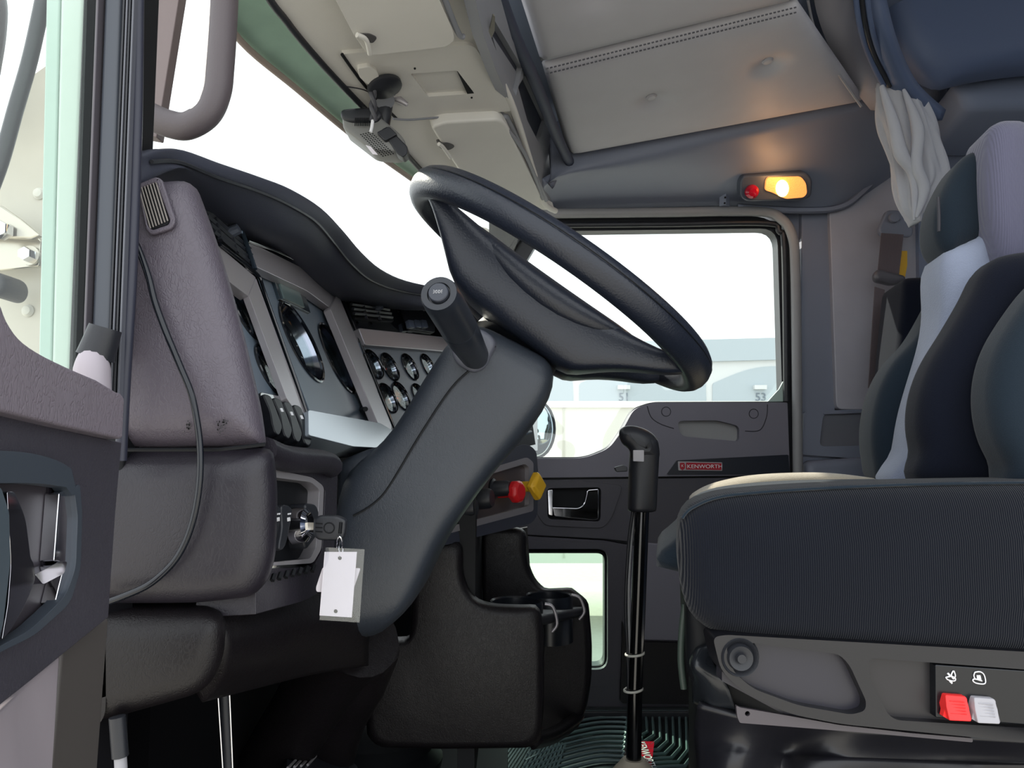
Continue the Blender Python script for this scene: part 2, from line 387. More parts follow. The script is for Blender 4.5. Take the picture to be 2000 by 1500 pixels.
# padded headliner, tufted: a dense grid pulled up at each button
tufts = [(1275, 200), (1502, 130), (1168, -8), (1395, -70)]
TP = [ceil(*t) for t in tufts]
def headliner(name, quad, n=54, m_=34):
    vs = []; fs = []; a, b, c, d_ = [ceil(*q) for q in quad]
    for i in range(m_ + 1):
        for j in range(n + 1):
            u = j / n; v = i / m_
            p = (a * (1 - u) + b * u) * (1 - v) + (d_ * (1 - u) + c * u) * v
            h = 0
            for t in TP:
                r = (p - t).length; h += .020 * math.exp(-(r / .035) ** 2)
            edge = min(u, 1 - u, v * .8, (1 - v) * .8); h += .022 * math.exp(-edge / .022)
            vs.append(p - CP_.n * h)
    for i in range(m_):
        for j in range(n): k = i * (n + 1) + j; fs.append((k, k + 1, k + n + 2, k + n + 1))
    me = pyd(name, vs, fs)
    p = me.polygons[900]
    if p.normal.dot(CP_.n) < 0: me.flip_normals()
    o = finish(name, me, HEAD, cl, 180); s = o.modifiers.new('s', 'SOLIDIFY'); s.thickness = .015; s.offset = -1; return o
headliner('padded_panel', [(1062, 140), (1562, 18), (1692, 206), (1112, 312)])
headliner('padded_panel', [(880, -420), (1440, -560), (1560, 15), (1060, 137)])
for off in (-5, 5):
    n_ = 62
    for k in range(0, n_):
        u = k / n_; x = 1064 + (1560 - 1064) * u; y = 139 - 121 * u + off - .0
        x2 = x + 4.6; y2 = y - 1.1
        if k % 1 == 0: pass
    vs = []; fs = []
    for k in range(n_):
        u = k / n_; x = 1066 + (1558 - 1066) * u; y = 138.5 - 121 * u + off
        q = [ceil(x, y - .7, .001), ceil(x + 5, y - 1.9, .001), ceil(x + 5, y - .3, .001), ceil(x, y + .9, .001)]
        q += [p + CP_.n * .002 for p in q]; b0 = len(vs); vs += q
        fs += [tuple(b0 + i for i in f) for f in ((4, 5, 6, 7), (0, 1, 5, 4), (1, 2, 6, 5), (2, 3, 7, 6), (3, 0, 4, 7))]
    o = finish('stitching', pyd('stitching', vs, fs), mat('thread', (90, 90, 98), .8), cl, 0); o['kind'] = 'stuff'
for t in tufts[:3]:
    lathe('button', [(0, .006), (.010, .005), (.014, .001), (.012, -.004)], ceil(*t, 0) - CP_.n * .016, CP_.n, HEAD, cl, n=20)
# rear arch band of the ceiling
grid('rear_band', [[(1575, -120, 1.6), (1590, 0, 1.75), (1612, 75, 1.85), (1650, 150, 2.0), (1700, 215, 2.12)],
                   [(1660, -120, 1.6), (1672, 0, 1.75), (1688, 75, 1.85), (1722, 150, 2.0), (1790, 225, 2.12)]], mat('rear_band_grey', (165, 164, 172), .55), cl, solid=.02)
line('band_piping', [(1578, 0), (1592, 60), (1625, 125), (1682, 208)], Pl(W(1600, 80, 1.84), (-.15, -.5, -.85)), .0035, TRIML, cl)
# ---------------------------------------------------------------- sleeper opening
grid('sleeper_arch', [[(1668, -120, 1.7), (1678, 0, 1.72), (1690, 70, 1.78), (1715, 140, 1.85), (1740, 190, 1.9), (1790, 240, 1.95)],
                      [(1706, -120, 1.66), (1712, 0, 1.68), (1724, 70, 1.72), (1752, 140, 1.79), (1785, 190, 1.84), (1840, 235, 1.9)]], NAVY, cl, solid=.03)
pillow('sleeper_bunk_liner', cr([(1702, -200), (1706, 0), (1722, 80), (1762, 150), (1812, 190), (1860, 178), (2000, 158), (2500, 120), (2500, -200)], 5, True), 1.98, 1.86, 1.99, .05, NAVY, cl)
pillow('sleeper_shelf_edge', rp([(1835, 190), (2500, 90), (2500, 240), (1862, 242)], 12), 2.1, 2.0, 2.36, .03, NAVYL, cl)
plate('sleeper_upper_lining', [(1700, -300), (2600, -300), (2600, 330), (1780, 260)], YP(2.30), .02, NAVY, cl)
plate('sleeper_side_lining', [(1790, 200), (2500, 100), (2500, 800), (1800, 800)], YP(D - .035), .02, NAVYL, cl)

# ---------------------------------------------------------------- passenger door
dr = struct('door_1', W(1300, 1370, D), 'closed passenger door with grab recess and low peek window', None)
WIN = rp([(1062, 452), (1518, 446), (1528, 784), (1272, 785), (1236, 797), (1214, 838), (1190, 873), (1142, 893), (965, 893), (975, 600)], [10, 34, 3, 14, 14, 12, 16, 20, 0, 0])
PEEK = rp([(985, 1078), (1181, 1078), (1181, 1300), (985, 1300)], 18)
plate('door_frame', rp([(955, 424), (1500, 422), (1549, 470), (1552, 1380), (955, 1380)], [0, 40, 0, 0, 0]), YP(D + .01), .05, BLK, dr, holes=[WIN, PEEK], bevel=.006)
UP = YP(D - .03)
plate('upper_door_panel', rp([(955, 895), (1142, 895), (1190, 876), (1216, 840), (1238, 799), (1272, 786), (1538, 786), (1543, 928), (955, 934)], [0, 20, 16, 12, 14, 14, 3, 3, 0]), UP, .06, DOORP, dr,
      holes=[rp([(1322, 822), (1400, 821), (1444, 832), (1444, 862), (1330, 852)], [12, 8, 10, 8, 12])], bevel=.008)
plate('grab_recess', [(1312, 815), (1455, 820), (1455, 870), (1312, 862)], YP(D - .006), .01, mat('recess_light', (150, 150, 150), .5), dr)
GRV = mat('panel_groove', (40, 40, 48), .6)
line('panel_groove', [(1264, 793), (1272, 815), (1290, 828), (1316, 837)], UP, .0014, GRV, dr)
line('panel_groove', [(1499, 790), (1497, 815), (1484, 840), (1455, 842)], UP, .0014, GRV, dr)
for q in ((1301, 804), (1472, 808)):
    tube('screw_cover', [UP.hit(x, y) for x, y in ell(q[0], q[1], 9, 9, 16)], .0012, GRV, dr, n=5, k=1, closed=True)
BS = rp([(1302, 927), (1322, 899), (1540, 888), (1543, 927)], 3)
plate('black_accent_strip', BS, UP, .012, mat('accent_black', (34, 38, 48), .3), dr, lift=.005, bevel=.002)
bd = plate('badge', rp([(1324, 901), (1411, 903), (1411, 920), (1325, 919)], 2), UP, .006, SILV, dr, lift=.010, bevel=.001); tag(bd, 'red badge with chrome letters')
plate('badge_field', [(1340, 903.5), (1409, 905), (1409, 918), (1340, 917)], UP, .004, REDB, bd, lift=.0115)
text('lettering', 'KENWORTH', UP.hit(1376.5, 911.3, .012), (1, 0, 0), (0, 0, 1), .0115, WHITE, bd, sx=1.18)
plate('emblem', rp([(1328, 904), (1337, 904), (1338, 914), (1333, 919), (1328, 914)], 2), UP, .004, REDB, bd, lift=.0120)
text('emblem_lettering', 'K', UP.hit(1333, 910, .0128), (1, 0, 0), (0, 0, 1), .008, WHITE, bd)
MID = YP(D - .022)
HH = rp([(1068, 954), (1174, 952), (1173, 1019), (1070, 1014)], 9)
plate('middle_door_panel', rp([(955, 938), (1545, 932), (1545, 1074), (1255, 1060), (1180, 1052), (955, 1040)], 2), MID, .05, DOORD, dr, holes=[HH], bevel=.005)
plate('handle_bezel', rp([(1046, 940), (1110, 936), (1217, 948), (1196, 1010), (1178, 1032), (1064, 1027), (1046, 1000)], 12), MID, .01, DOORD, dr, holes=[HH], lift=.006, bevel=.003)
plate('handle_recess', [(1060, 945), (1182, 945), (1182, 1025), (1060, 1025)], MID, .01, BLK2, dr, lift=-.02)
hd = plate('door_handle', rp([(1078, 990), (1130, 992), (1140, 985), (1147, 956), (1170, 954), (1170, 1014), (1160, 1017), (1082, 1009)], [4, 8, 8, 5, 4, 5, 3, 4]), MID, .012, CHROME, dr, lift=.002, bevel=.004); tag(hd, 'chrome pull lever')
plate('lock_switch', rp([(1069, 957), (1080, 956), (1080, 1008), (1071, 1006)], 3), MID, .012, CHROME, dr, lift=.001, bevel=.002)
LOW = YP(D - .026)
plate('lower_door_panel', rp([(955, 1043), (1180, 1056), (1236, 1066), (1545, 1080), (1545, 1385), (955, 1385)], 2), LOW, .05, DOORD, dr, holes=[rp([(980, 1072), (1187, 1072), (1187, 1308), (980, 1308)], 22)], bevel=.006)
plate('peek_surround', rp([(980, 1052), (1200, 1062), (1215, 1085), (1213, 1325), (1195, 1340), (980, 1340)], [0, 14, 10, 14, 14, 0]), LOW, .02, DOORD, dr, holes=[rp([(980, 1072), (1187, 1072), (1187, 1308), (980, 1308)], 22)], lift=.004, bevel=.004)
tube('peek_window_seal', [YP(D).hit(x, y) for x, y in rp([(975, 1077), (1184, 1077), (1184, 1304), (975, 1304)], 20, 6)], .0055, BLK2, dr, n=8, k=1, closed=True)
plate('pale_insert', rp([(1237, 1065), (1262, 1060), (1480, 1080), (1480, 1256), (1225, 1250)], [12, 10, 4, 4, 8]), LOW, .02, DOORP, dr, lift=.006, bevel=.004)
plate('door_pocket', rp([(1216, 1212), (1226, 1254), (1480, 1260), (1480, 1378), (1212, 1374)], 8), LOW, .03, LEA_B, dr, lift=.02, bevel=.006)
w1 = plate('window_1', [(955, 440), (1535, 440), (1535, 900), (955, 900)], YP(D + .03), .004, GLS); tag(w1, kind='structure')
w2 = plate('window_2', [(970, 1065), (1195, 1065), (1195, 1315), (970, 1315)], YP(D + .03), .004, GLSP); tag(w2, kind='structure')
ws = struct('trim_2')
tube('door_weatherstrip', [W(x, y, D - .03) for x, y in [(960, 417), (1100, 417), (1300, 415), (1480, 413), (1525, 427), (1547, 460), (1553, 520), (1556, 700), (1558, 930), (1560, 1380)]], .0155, RUB, ws, n=12, k=8)
tube('window_channel', [W(x, y, D - .012) for x, y in [(1020, 440), (1300, 438), (1495, 436), (1522, 452), (1532, 490), (1536, 784)]], .010, BLK, ws, n=8, k=8)
plate('window_corner_wedge', [(1522, 760), (1530, 745), (1530, 784), (1500, 784)], YP(D - .005), .01, MINT, ws)
line('front_window_post', [(1058, 430), (1004, 480), (985, 560), (968, 893)], YP(D + .005), .011, BLK, ws)

# ================================================================ EXTERIOR
YB = 30.0; BP = YP(YB)
bl = thing('warehouse', 'pale grey warehouse with arched bays and flat parapet across the yard', 'building', (12, YB, -1.3))
plate('wall', [(300, 705), (2300, 672), (2300, 980), (300, 980)], BP, 1.0, WALLL, bl)
plate('parapet', [(300, 690), (1340, 664), (1530, 659), (2300, 640), (2300, 698), (1530, 702), (1340, 707), (300, 730)], BP, .8, WALLG, bl, lift=.15)
for cx, nm in ((1260, '51'), (1520, '53'), (1000, '49')):
    b = plate('bay', [(cx - 128, 790), (cx - 128, 752)] + cr([(cx - 126, 748), (cx - 60, 722), (cx, 715), (cx + 60, 720), (cx + 118, 742)], 4) + [(cx + 120, 790)], BP, .3, WALLG, bl, lift=.05)
    X = cx - 41 if cx < 1500 else cx - 34
    text('bay_number', nm, BP.hit(X, 776, .08), (1, 0, 0), (0, 0, 1), .32, mat('faded_number', (120, 130, 140), .8), b, ext=.01)
    plate('wall_light', [(X - 12, 752), (X + 12, 752), (X + 12, 760), (X - 12, 760)], BP, .2, WALLL, b, lift=.25)
TRP = YP(9.0)
tl = thing('trailer', 'long cream box trailer parked beside the passenger window', 'trailer', (3, 9, -1.3))
plate('side_wall', [(-900, 792), (3200, 790), (3200, 1100), (-900, 1100)], TRP, 2.0, CREAM, tl)
plate('top_rail', [(-900, 784), (3200, 783), (3200, 795), (-900, 797)], TRP, .08, mat('white_rail', (245, 243, 235), .6), tl, lift=.03)
for x in range(-100, 2200, 150): plate('panel_seam', [(x, 797), (x + 2.5, 797), (x + 2.5, 1090), (x, 1090)], TRP, .02, mat('seam_cream', (200, 198, 186), .7), tl, lift=.012)
# passenger side convex mirror and its bracket
mr = thing('fender_mirror', 'round convex mirror with dark rim outside the passenger window', 'mirror', W(1050, 890, 3.1))
tube('mirror_rim', [W(x, y, 3.1) for x, y in ell(1046, 838, 37, 56, 28)], .006, BLK, mr, n=8, k=1, closed=True)
pillow('mirror_glass', ell(1046, 838, 36, 55, 28), 3.1, 3.09, 3.13, .012, MIRR, mr)
tube('mirror_arm', [W(1040, 890, 3.14), W(1030, 960, 3.2), V((-.2, 3.2, -.2))], .012, BLK, mr)
bk = thing('mirror_bracket', 'small metal mirror bracket outside the passenger windshield pillar', 'bracket', W(950, 470, 2.7))
plate('bracket_plate', rp([(925, 440), (950, 445), (990, 470), (988, 492), (930, 470)], 3), YP(2.7), .02, STEEL, bk)
for q in ((940, 452), (958, 462), (975, 478)): lathe('bolt', [(0, .014), (.007, .014), (.007, 0)], W(q[0], q[1], 2.7), (0, -1, 0), BLK, bk, n=6)
# exterior sun visor seen through the top of the windshield
H = P3(W(470, 80, 1.16), W(850, 370, 1.82), W(1003, 215, 1.58))
ev = struct('trim_3')
EXV = H.shift(-.05)
plate('exterior_sun_visor', cr([(120, -520), (400, -30), (470, 78), (580, 172), (700, 272), (800, 345), (880, 400)], 4) + cr([(960, 420), (840, 345), (700, 185), (600, 70), (520, -60), (340, -420)], 4), EXV, .012, mat('visor_green_grey', (140, 168, 152), .4, var=.12), ev)
tube('exterior_visor_lip', [EXV.hit(x, y, .01) for x, y in [(400, -30), (470, 80), (580, 174), (700, 274), (800, 347), (880, 402)]], .006, mat('visor_edge_brown', (150, 136, 128), .5), ev)
# windshield
wsd = grid('window_3', [[V((-.37, .62, 1.50)), W(545, -20, 1.2) + V((-.04, 0, .05)), W(700, 175, 1.5) + V((-.04, 0, .05)), W(860, 350, 1.9) + V((-.04, 0, .05)), V((.05, 2.42, 1.5))],
                        [V((-.36, .64, 1.0)), V((-.62, 1.1, 1.0)), V((-.60, 1.5, 1.0)), V((-.50, 1.9, 1.0)), V((-.16, 2.42, .95))]], GLS, None, k=8); tag(wsd, kind='structure')

# ================================================================ OVERHEAD HEADER
hc = thing('overhead_console', 'beige grey overhead console above windshield with two open cubbies', 'console', W(900, 250, 1.6))
FRONT = [(330, -420), (505, -40), (560, 42), (600, 92), (650, 148), (700, 200), (760, 262), (828, 338), (900, 400)]
REAR = [(1085, 412), (1062, 395), (1040, 330), (1003, 215), (970, 140), (945, 70), (915, -40), (800, -420)]
plate('header_panel', cr(FRONT, 3) + cr(REAR, 3), H, .03, HDR, hc, bevel=.004)
tube('header_front_trim', [H.hit(x, y, .002) for x, y in FRONT], .006, BLK, hc)
# rear face with cubbies
FR = P3(W(1003, 215, 1.58), W(1062, 395, 2.2), W(1050, 170, 1.80))
CUB1 = rp([(954, 60), (966, 40), (1020, 132), (1008, 188), (990, 150)], 3); CUB2 = rp([(1012, 170), (1026, 146), (1066, 236), (1052, 278), (1030, 235)], 3)
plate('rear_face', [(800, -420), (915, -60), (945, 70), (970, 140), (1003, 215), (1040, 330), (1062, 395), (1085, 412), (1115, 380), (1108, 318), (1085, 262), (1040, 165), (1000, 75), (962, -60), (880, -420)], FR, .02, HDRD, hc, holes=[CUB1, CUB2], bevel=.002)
for c in (CUB1, CUB2):
    pts = [FR.hit(x, y, -.012) for x, y in c]
    cc = sum(pts, V()) / len(pts); pts = [cc + (p - cc) * 1.15 for p in pts]
    plate3('cubby', pts, [], -FR.n * .08, mat('cubby_dark', (38, 44, 60), .7), hc)
tube('rear_edge_bead', [H.hit(x, y, .003) for x, y in REAR], .008, HDR, hc)
plate('cubby_floor', [(962, 70), (1008, 140), (1003, 178), (975, 120)], FR, .004, HDRD, hc, lift=-.010)
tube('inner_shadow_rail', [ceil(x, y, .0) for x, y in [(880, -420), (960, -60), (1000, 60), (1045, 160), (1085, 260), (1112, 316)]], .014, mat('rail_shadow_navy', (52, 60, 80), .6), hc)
# the hooks on rear edge
hk = plate('latch_bracket', rp([(947, 62), (957, 57), (963, 30), (967, 32), (966, 62), (955, 84), (948, 82)], 2), H, .004, STEEL, hc, lift=.02, bevel=.001); tag(hk, 'small metal latch')
# centre panel
CPN = rp([(668, 106), (700, 103), (915, 88), (928, 92), (1001, 208), (998, 217), (830, 232), (775, 232)], [4, 4, 4, 6, 8, 6, 4, 4])
HOLE = rp([(802, 144), (893, 138), (927, 183), (836, 189)], 3)
cpan = plate('centre_panel', CPN, H, .02, HDR, hc, holes=[HOLE], lift=.008, bevel=.002)
plate('switch_recess', HOLE, H, .004, mat('recess_brown_grey', (118, 112, 106), .5), cpan, lift=-.016)
plate('recess_side', [(893, 140), (900, 140), (926, 184), (914, 186)], H, .003, BLK2, cpan, lift=.0075)
line('panel_edge', [(668, 106), (715, 170), (775, 232)], H, .003, BLK2, hc, lift=.008)
for q in ((810, 133), (921, 190)): lathe('screw', [(0, .002), (.002, .002), (.002, 0)], H.hit(q[0], q[1], .008), H.n, BLK2, hc, n=8)
line('console_seam', [(668, 168), (712, 176), (740, 195)], H, .0012, GRV, hc, lift=.003)
# sun visors
def visor(label, outer, r, clipq, clipr, dark, lift):
    v = thing('sun_visor', label, 'sun visor', H.hit(*outer[0], lift), 'sun visors on the overhead console')
    ring = rp(outer, r)
    plate('visor_pad', ring, H, .03, HDR, v, lift=lift, bevel=.012, seg=4)
    plate('visor_clip', rp(clipq, 6), H, .010, mat('clip_shadow', (80, 78, 78), .5), v, lift=lift + .0015, bevel=.003)
    tube('visor_pivot', [H.hit(x, y, lift + .006) for x, y in clipr], .004, HDR, v)
    tube('visor_hinge_rod', [H.hit(x, y, lift - .006) for x, y in dark], .005, HDRD, v)
    return v
visor('grey driver sun visor folded up, its clip near the twisted cable', [(640, -30), (690, 66), (714, 102), (730, 108), (870, 92), (888, 80), (885, 60), (845, -30)], [4, 6, 8, 6, 12, 10, 8, 4],
      [(693, 66), (722, 66), (738, 74), (728, 86), (708, 78)], [(697, 68), (715, 78), (722, 105)], [(858, -30), (893, 60), (905, 72)], .04)
visor('grey passenger sun visor folded up beyond the centre panel', [(842, 250), (870, 240), (975, 234), (990, 244), (1058, 385), (1050, 396), (1000, 412), (930, 384), (880, 310)], [8, 8, 10, 12, 10, 8, 8, 20, 20],
      [(852, 280), (876, 279), (890, 286), (878, 294), (862, 292)], [(857, 281), (866, 288), (880, 308)], [(975, 236), (1025, 300), (1060, 388)], .03)
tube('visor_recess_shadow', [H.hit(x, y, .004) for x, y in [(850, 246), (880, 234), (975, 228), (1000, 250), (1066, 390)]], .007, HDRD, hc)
# header rear end against the side trim

# ---------------------------------------------------------------- dash camera + cable
dc = thing('dash_camera', 'black and silver dash camera on a round mount under the overhead console', 'camera', W(735, 200, 1.42))
dC = 1.42
lathe('mount_disc', [(0, .004), (.028, .003), (.032, 0), (.032, -.006)], H.hit(752, 172, .02), H.n, BLK, dc)
tube('mount_arm', [W(752, 172, dC + .02), W(748, 205, dC), W(745, 245, dC)], [.020, .019, .016], BLK, dc, n=14, flat=.8)
lathe('mount_lock_ring', [(.012, .004), (.018, .003), (.018, -.002), (.012, -.003)], W(752, 196, dC - .02), (.3, -.5, -.8), HDRD, dc)
tube('mount_lever', [W(765, 188, dC - .01), W(780, 195, dC - .01), W(796, 205, dC - .01)], [.006, .007, .004], SILV, dc)
lathe('mount_screw', [(0, .006), (.006, .006), (.007, 0)], W(769, 181, dC - .02), (0, -1, -.3), CHROME, dc, n=12)
def hull(pts2, d0, d1, name, m, pr, r=.006): return pillow(name, pts2, (d0 + d1) / 2, d0, d1, r, m, pr)
bdy = hull(rp([(674, 240), (742, 236), (785, 272), (796, 288), (794, 300), (780, 309), (733, 306), (676, 262)], [8, 8, 8, 6, 6, 8, 10, 6]), dC - .03, dC + .03, 'camera_body', mat('camera_grey', (118, 118, 116), .45), dc)
hull(rp([(672, 228), (690, 225), (735, 223), (748, 228), (752, 240), (742, 252), (690, 252), (672, 244)], 9), dC - .036, dC + .03, 'camera_top', BLK, dc)
plate('camera_side_bar', rp([(745, 252), (757, 246), (796, 286), (795, 300), (787, 307), (775, 300)], 4), YP(dC - .034), .03, BLK, dc, bevel=.003)
plate('camera_clamp', rp([(735, 258), (760, 246), (776, 262), (752, 275)], 4), YP(dC - .040), .02, BLK, dc, bevel=.003)
for k in range(9):
    y = 230 + 0 * k; x = 694 + k * 3.4
    tube('vent_ridge', [W(x, 230, dC - .037), W(x - .5, 246, dC - .037)], .0009, BLK2, dc, n=4)
vs_, fs_ = [], []
for i in range(5):
    for j in range(14):
        x = 703 + i * 5 + j * 3.3; y = 262 + j * 3.2 - i * 1.2
        q = [W(x, y, dC - .0305), W(x + 3, y, dC - .0305), W(x + 3.6, y + 1.7, dC - .0305), W(x + .6, y + 1.7, dC - .0305)]
        b0 = len(vs_); vs_ += q + [p + V((0, .002, 0)) for p in q]; fs_ += [tuple(b0 + a for a in f) for f in ((0, 1, 2, 3), (0, 1, 5, 4), (2, 3, 7, 6))]
o = finish('speaker_slots', pyd('slots', vs_, fs_), BLK2, dc, 0); o['kind'] = 'stuff'
plate('spec_label', [(714, 283), (724, 286), (738, 302), (728, 301)], YP(dC - .031), .002, PAPER, dc)
cb = thing('twisted_cable', 'black twisted camera cable hanging from behind the driver sun visor', 'cable', W(733, 100, dC - .05))
for ph in (0, math.pi):
    pts = []
    for i in range(33):
        t = i / 32; p = W(730 - 2 * math.sin(t * 3), 100 + 135 * t, 1.32 + .045 * t); a = ph + t * 16
        pts.append(p + V((math.cos(a), math.sin(a), 0)) * .0034)
    tube('strand', pts, .0042, mat('braided_cable', (66, 66, 72), .5), cb, n=7, k=2)
tube('cable_tail', [W(729, 222, 1.365), W(727, 245, 1.365), W(724, 258, 1.365)], .003, WHITE, cb)
wr2 = tube('thin_wire', [W(768, 232, 1.40), W(800, 234, 1.45), W(850, 230, 1.5), W(960, 222, 1.56), W(1000, 217, 1.6)], .0022, HDRD); tag(wr2, 'thin grey wire running along the edge of the centre overhead panel', 'wire')
mh = plate('mirror_mount_button', rp([(698, 134), (722, 130), (738, 140), (745, 170), (722, 168), (702, 152)], 6), H, .012, HDR, lift=.016, bevel=.004); tag(mh, 'small grey plastic mount beside twisted cable under overhead console', 'mount')

# ---------------------------------------------------------------- dome lamp
LP = Pl(W(1515, 365, 2.27), (-.02, -1, -.55))
dl = thing('dome_lamp', 'rounded cab lamp with glowing amber lens and red button above passenger door', 'lamp', LP.hit(1515, 392))
plate('lamp_housing', rp([(1452, 342), (1576, 336), (1588, 350), (1586, 384), (1570, 392), (1458, 394), (1446, 384), (1446, 352)], 10), LP, .05, mat('lamp_housing_grey', (72, 78, 90), .35), dl, lift=.008, bevel=.008)
plate('lamp_lens', rp([(1500, 346), (1565, 345), (1575, 358), (1577, 378), (1570, 386), (1535, 389), (1508, 376), (1494, 372), (1496, 352)], 6), LP, .02, mat('amber_lens', (235, 150, 75), .2, bump='noise', scale=300, strength=1, emit=(1, .38, .10, .65)), dl, lift=.016, bevel=.003)
plate('lit_bulb', ell(1528, 368, 13, 17, 18), LP, .004, mat('bulb_glow', (255, 220, 120), .4, emit=(1, .55, .15, 4.5)), dl, lift=.018)
lathe('red_button', [(0, .018), (.012, .016), (.020, .008), (.021, 0)], LP.hit(1468, 374, .010), LP.n, mat('ruby_button', (170, 20, 45), .12), dl)
pl_ = bpy.data.lights.new('dome_lamp_light', 'POINT'); pl_.energy = .35; pl_.color = (1, .5, .2); pl_.shadow_soft_size = .03
po = bpy.data.objects.new('dome_lamp_light', pl_); COL.objects.link(po); po.location = LP.hit(1530, 350, .07)

# ---------------------------------------------------------------- curtain, belt
cu = thing('sleeper_curtain', 'bunched grey sleeper curtain hanging at the sleeper opening', 'curtain', W(1785, 430, 1.95))
rings = []
sec = [(160, 1716, 1752), (185, 1716, 1790), (215, 1717, 1806), (250, 1724, 1822), (290, 1738, 1834), (330, 1748, 1846), (360, 1752, 1848), (390, 1758, 1822), (415, 1768, 1800), (438, 1784, 1790)]
for si, (y, x0, x1) in enumerate(cr([(float(a), float(b), float(c)) for a, b, c in sec], 4)):
    y, x0, x1 = y, x0, x1
    n = 64; ring = []
    for i in range(n):
        a = 2 * math.pi * i / n; cx = (x0 + x1) / 2; hw = (x1 - x0) / 2
        t = (y - 160) / 280
        fold = math.sin(a * 9 + t * 5) * .10 + math.sin(a * 15 - t * 7) * .05
        k = 1 + fold * (1.0 if hw > 10 else .3)
        p = W(cx + hw * math.cos(a) * k, y, 1.9); p.y += math.sin(a) * k * (.028 + hw / 1500 * .8)
        ring.append(p)
    rings.append(ring)
loft('gathered_cloth', rings, CLOTH, cu, smooth=180)
tube('tie_fold', [W(1722, 168, 1.84), W(1745, 240, 1.83), W(1760, 300, 1.83), W(1785, 345, 1.84), W(1786, 430, 1.85)], [.006, .014, .017, .012, .003], CLOTH, cu)
tube('tie_fold', [W(1765, 175, 1.83), W(1792, 250, 1.81), W(1790, 320, 1.82), W(1805, 370, 1.83), W(1790, 425, 1.84)], [.004, .015, .013, .014, .003], CLOTH, cu)
ct = thing('curtain_track', 'dark curved double curtain track along the sleeper arch', 'curtain track', W(1700, 80, 1.7))
for o_, mm in ((0, NAVY), (11, BLK), (22, NAVY)):
    tube('rail', [W(1668 + o_, -80, 1.60), W(1672 + o_, 0, 1.66), W(1682 + o_, 62, 1.72), (W(1700 + o_, 115, 1.80)), W(1726 + o_ * 1.1, 168, 1.86)], .0065, mm, ct)
sb = thing('seat_belt', 'grey brown passenger seat belt on its pillar anchor', 'seat belt', W(1715, 760, 2.3))
BELT = mat('belt_webbing', (98, 88, 92), .7, bump='rib', scale=120, strength=.3)
plate('belt_anchor', rp([(1732, 410), (1758, 410), (1785, 445), (1783, 462), (1722, 460), (1716, 448)], 8), YP(2.32), .02, TRIM, sb, bevel=.006)
lathe('anchor_bolt', [(0, .010), (.014, .009), (.016, 0)], W(1745, 426, 2.315), (0, -1, 0), TRIM, sb, n=20)
plate('belt_strap', [(1722, 455), (1765, 458), (1755, 545), (1714, 542)], YP(2.29), .004, BELT, sb)
plate('lower_strap', [(1709, 560), (1728, 566), (1716, 758), (1696, 758)], YP(2.27), .004, BELT, sb)
pillow('belt_buckle', rp([(1712, 527), (1765, 540), (1768, 552), (1740, 558), (1706, 550), (1704, 536)], 7), 2.27, 2.25, 2.29, .012, mat('buckle_taupe', (88, 86, 92), .4), sb)
plate('yellow_tab', [(1757, 490), (1772, 490), (1772, 518), (1766, 550), (1758, 545)], YP(2.31), .004, YEL, sb)
ps = thing('passenger_seat', 'dark passenger seat back half hidden behind the driver seat', 'seat', W(1760, 900, 2.1))
pillow('seat_base', rp([(1500, 1000), (1900, 1000), (1900, 1430), (1500, 1430)], 10), 2.1, 1.9, 2.25, .03, FAB_K, ps)
pillow('backrest', rp([(1742, 558), (1900, 552), (1900, 960), (1715, 960), (1728, 700)], 10), 2.1, 1.98, 2.22, .03, FAB_K, ps)

# ================================================================ FLOOR MAT + pedals
mt = thing('floor_mat', 'black ribbed rubber floor mat on the passenger footwell', 'floor mat', (.25, 2.1, 0))
def Z(px, py, z):
    r = ray(px, py); return CAM + r * ((z - CAM.z) / r.z)
MZ = Pl((0, 0, .012), (0, 0, 1), up=(0, 1, 0))
plate3('mat_base', [V((-.35, 1.2, .012)), V((.56, 1.2, .012)), V((.56, 2.36, .012)), V((-.35, 2.36, .012))], [], V((0, 0, -.010)), MATR, mt, bevel=.003)
RID_LIT = mat('mat_ridge_lit', (96, 116, 118), .3)  # black rubber ridges painted paler, standing for highlights and peek-window light
for k in range(12):      # nested curved ridges
    y = 1380 + k * 9.5
    pts = [Z(1050 - k * 4, y + 36 + k * 2.2, .018), Z(1100 - k * 2, y + 16 + k, .018), Z(1160, y + 4, .018), Z(1200 + k * .5, y + 2, .018), Z(1226 - k * .7, y + 4, .018), Z(1226 - k * 1.2, y + 11, .018)]
    tube('ridge', pts, .0045, RID_LIT, mt, n=6, k=4)
for k in range(8):
    x = 1262 + k * 13
    tube('ridge', [Z(x, 1402, .018), Z(x + 2, 1430 + k * 6, .018), Z(x - 16, 1440 + k * 8, .018), Z(1255 - 3 * k, 1442 + k * 8.5, .018)], .0045, RID_LIT, mt, n=6, k=3, smooth=False)
for k in range(36):      # straight ribs next to the console
    x = 790 + k * 8.2
    tube('rib', [Z(x, 1530, .018), Z(x * .62 + 395 + k * 1.2, 1452, .018)], .0032, RID_LIT, mt, n=5, smooth=False)
tgp = [Z(1250, 1448, .022), Z(1278, 1448, .022), Z(1272, 1500, .022), Z(1240, 1500, .022)]
tg = plate3('badge', tgp, [], V((0, 0, -.006)), REDB, mt); tag(tg, 'red badge with white letters')
text('lettering', 'KENWORTH', Z(1262, 1474, .023), (0, -1, 0), (1, 0, 0), .022, WHITE, tg)
ds = thing('door_sill_plate', 'ridged dark sill strip along the passenger door bottom', 'sill plate', Z(1250, 1380, .03))
plate3('sill_base', [V((-.1, 2.34, .035)), V((.8, 2.34, .035)), V((.8, 2.38, .035)), V((-.1, 2.38, .035))], [], V((0, 0, -.03)), BLK, ds, bevel=.004)
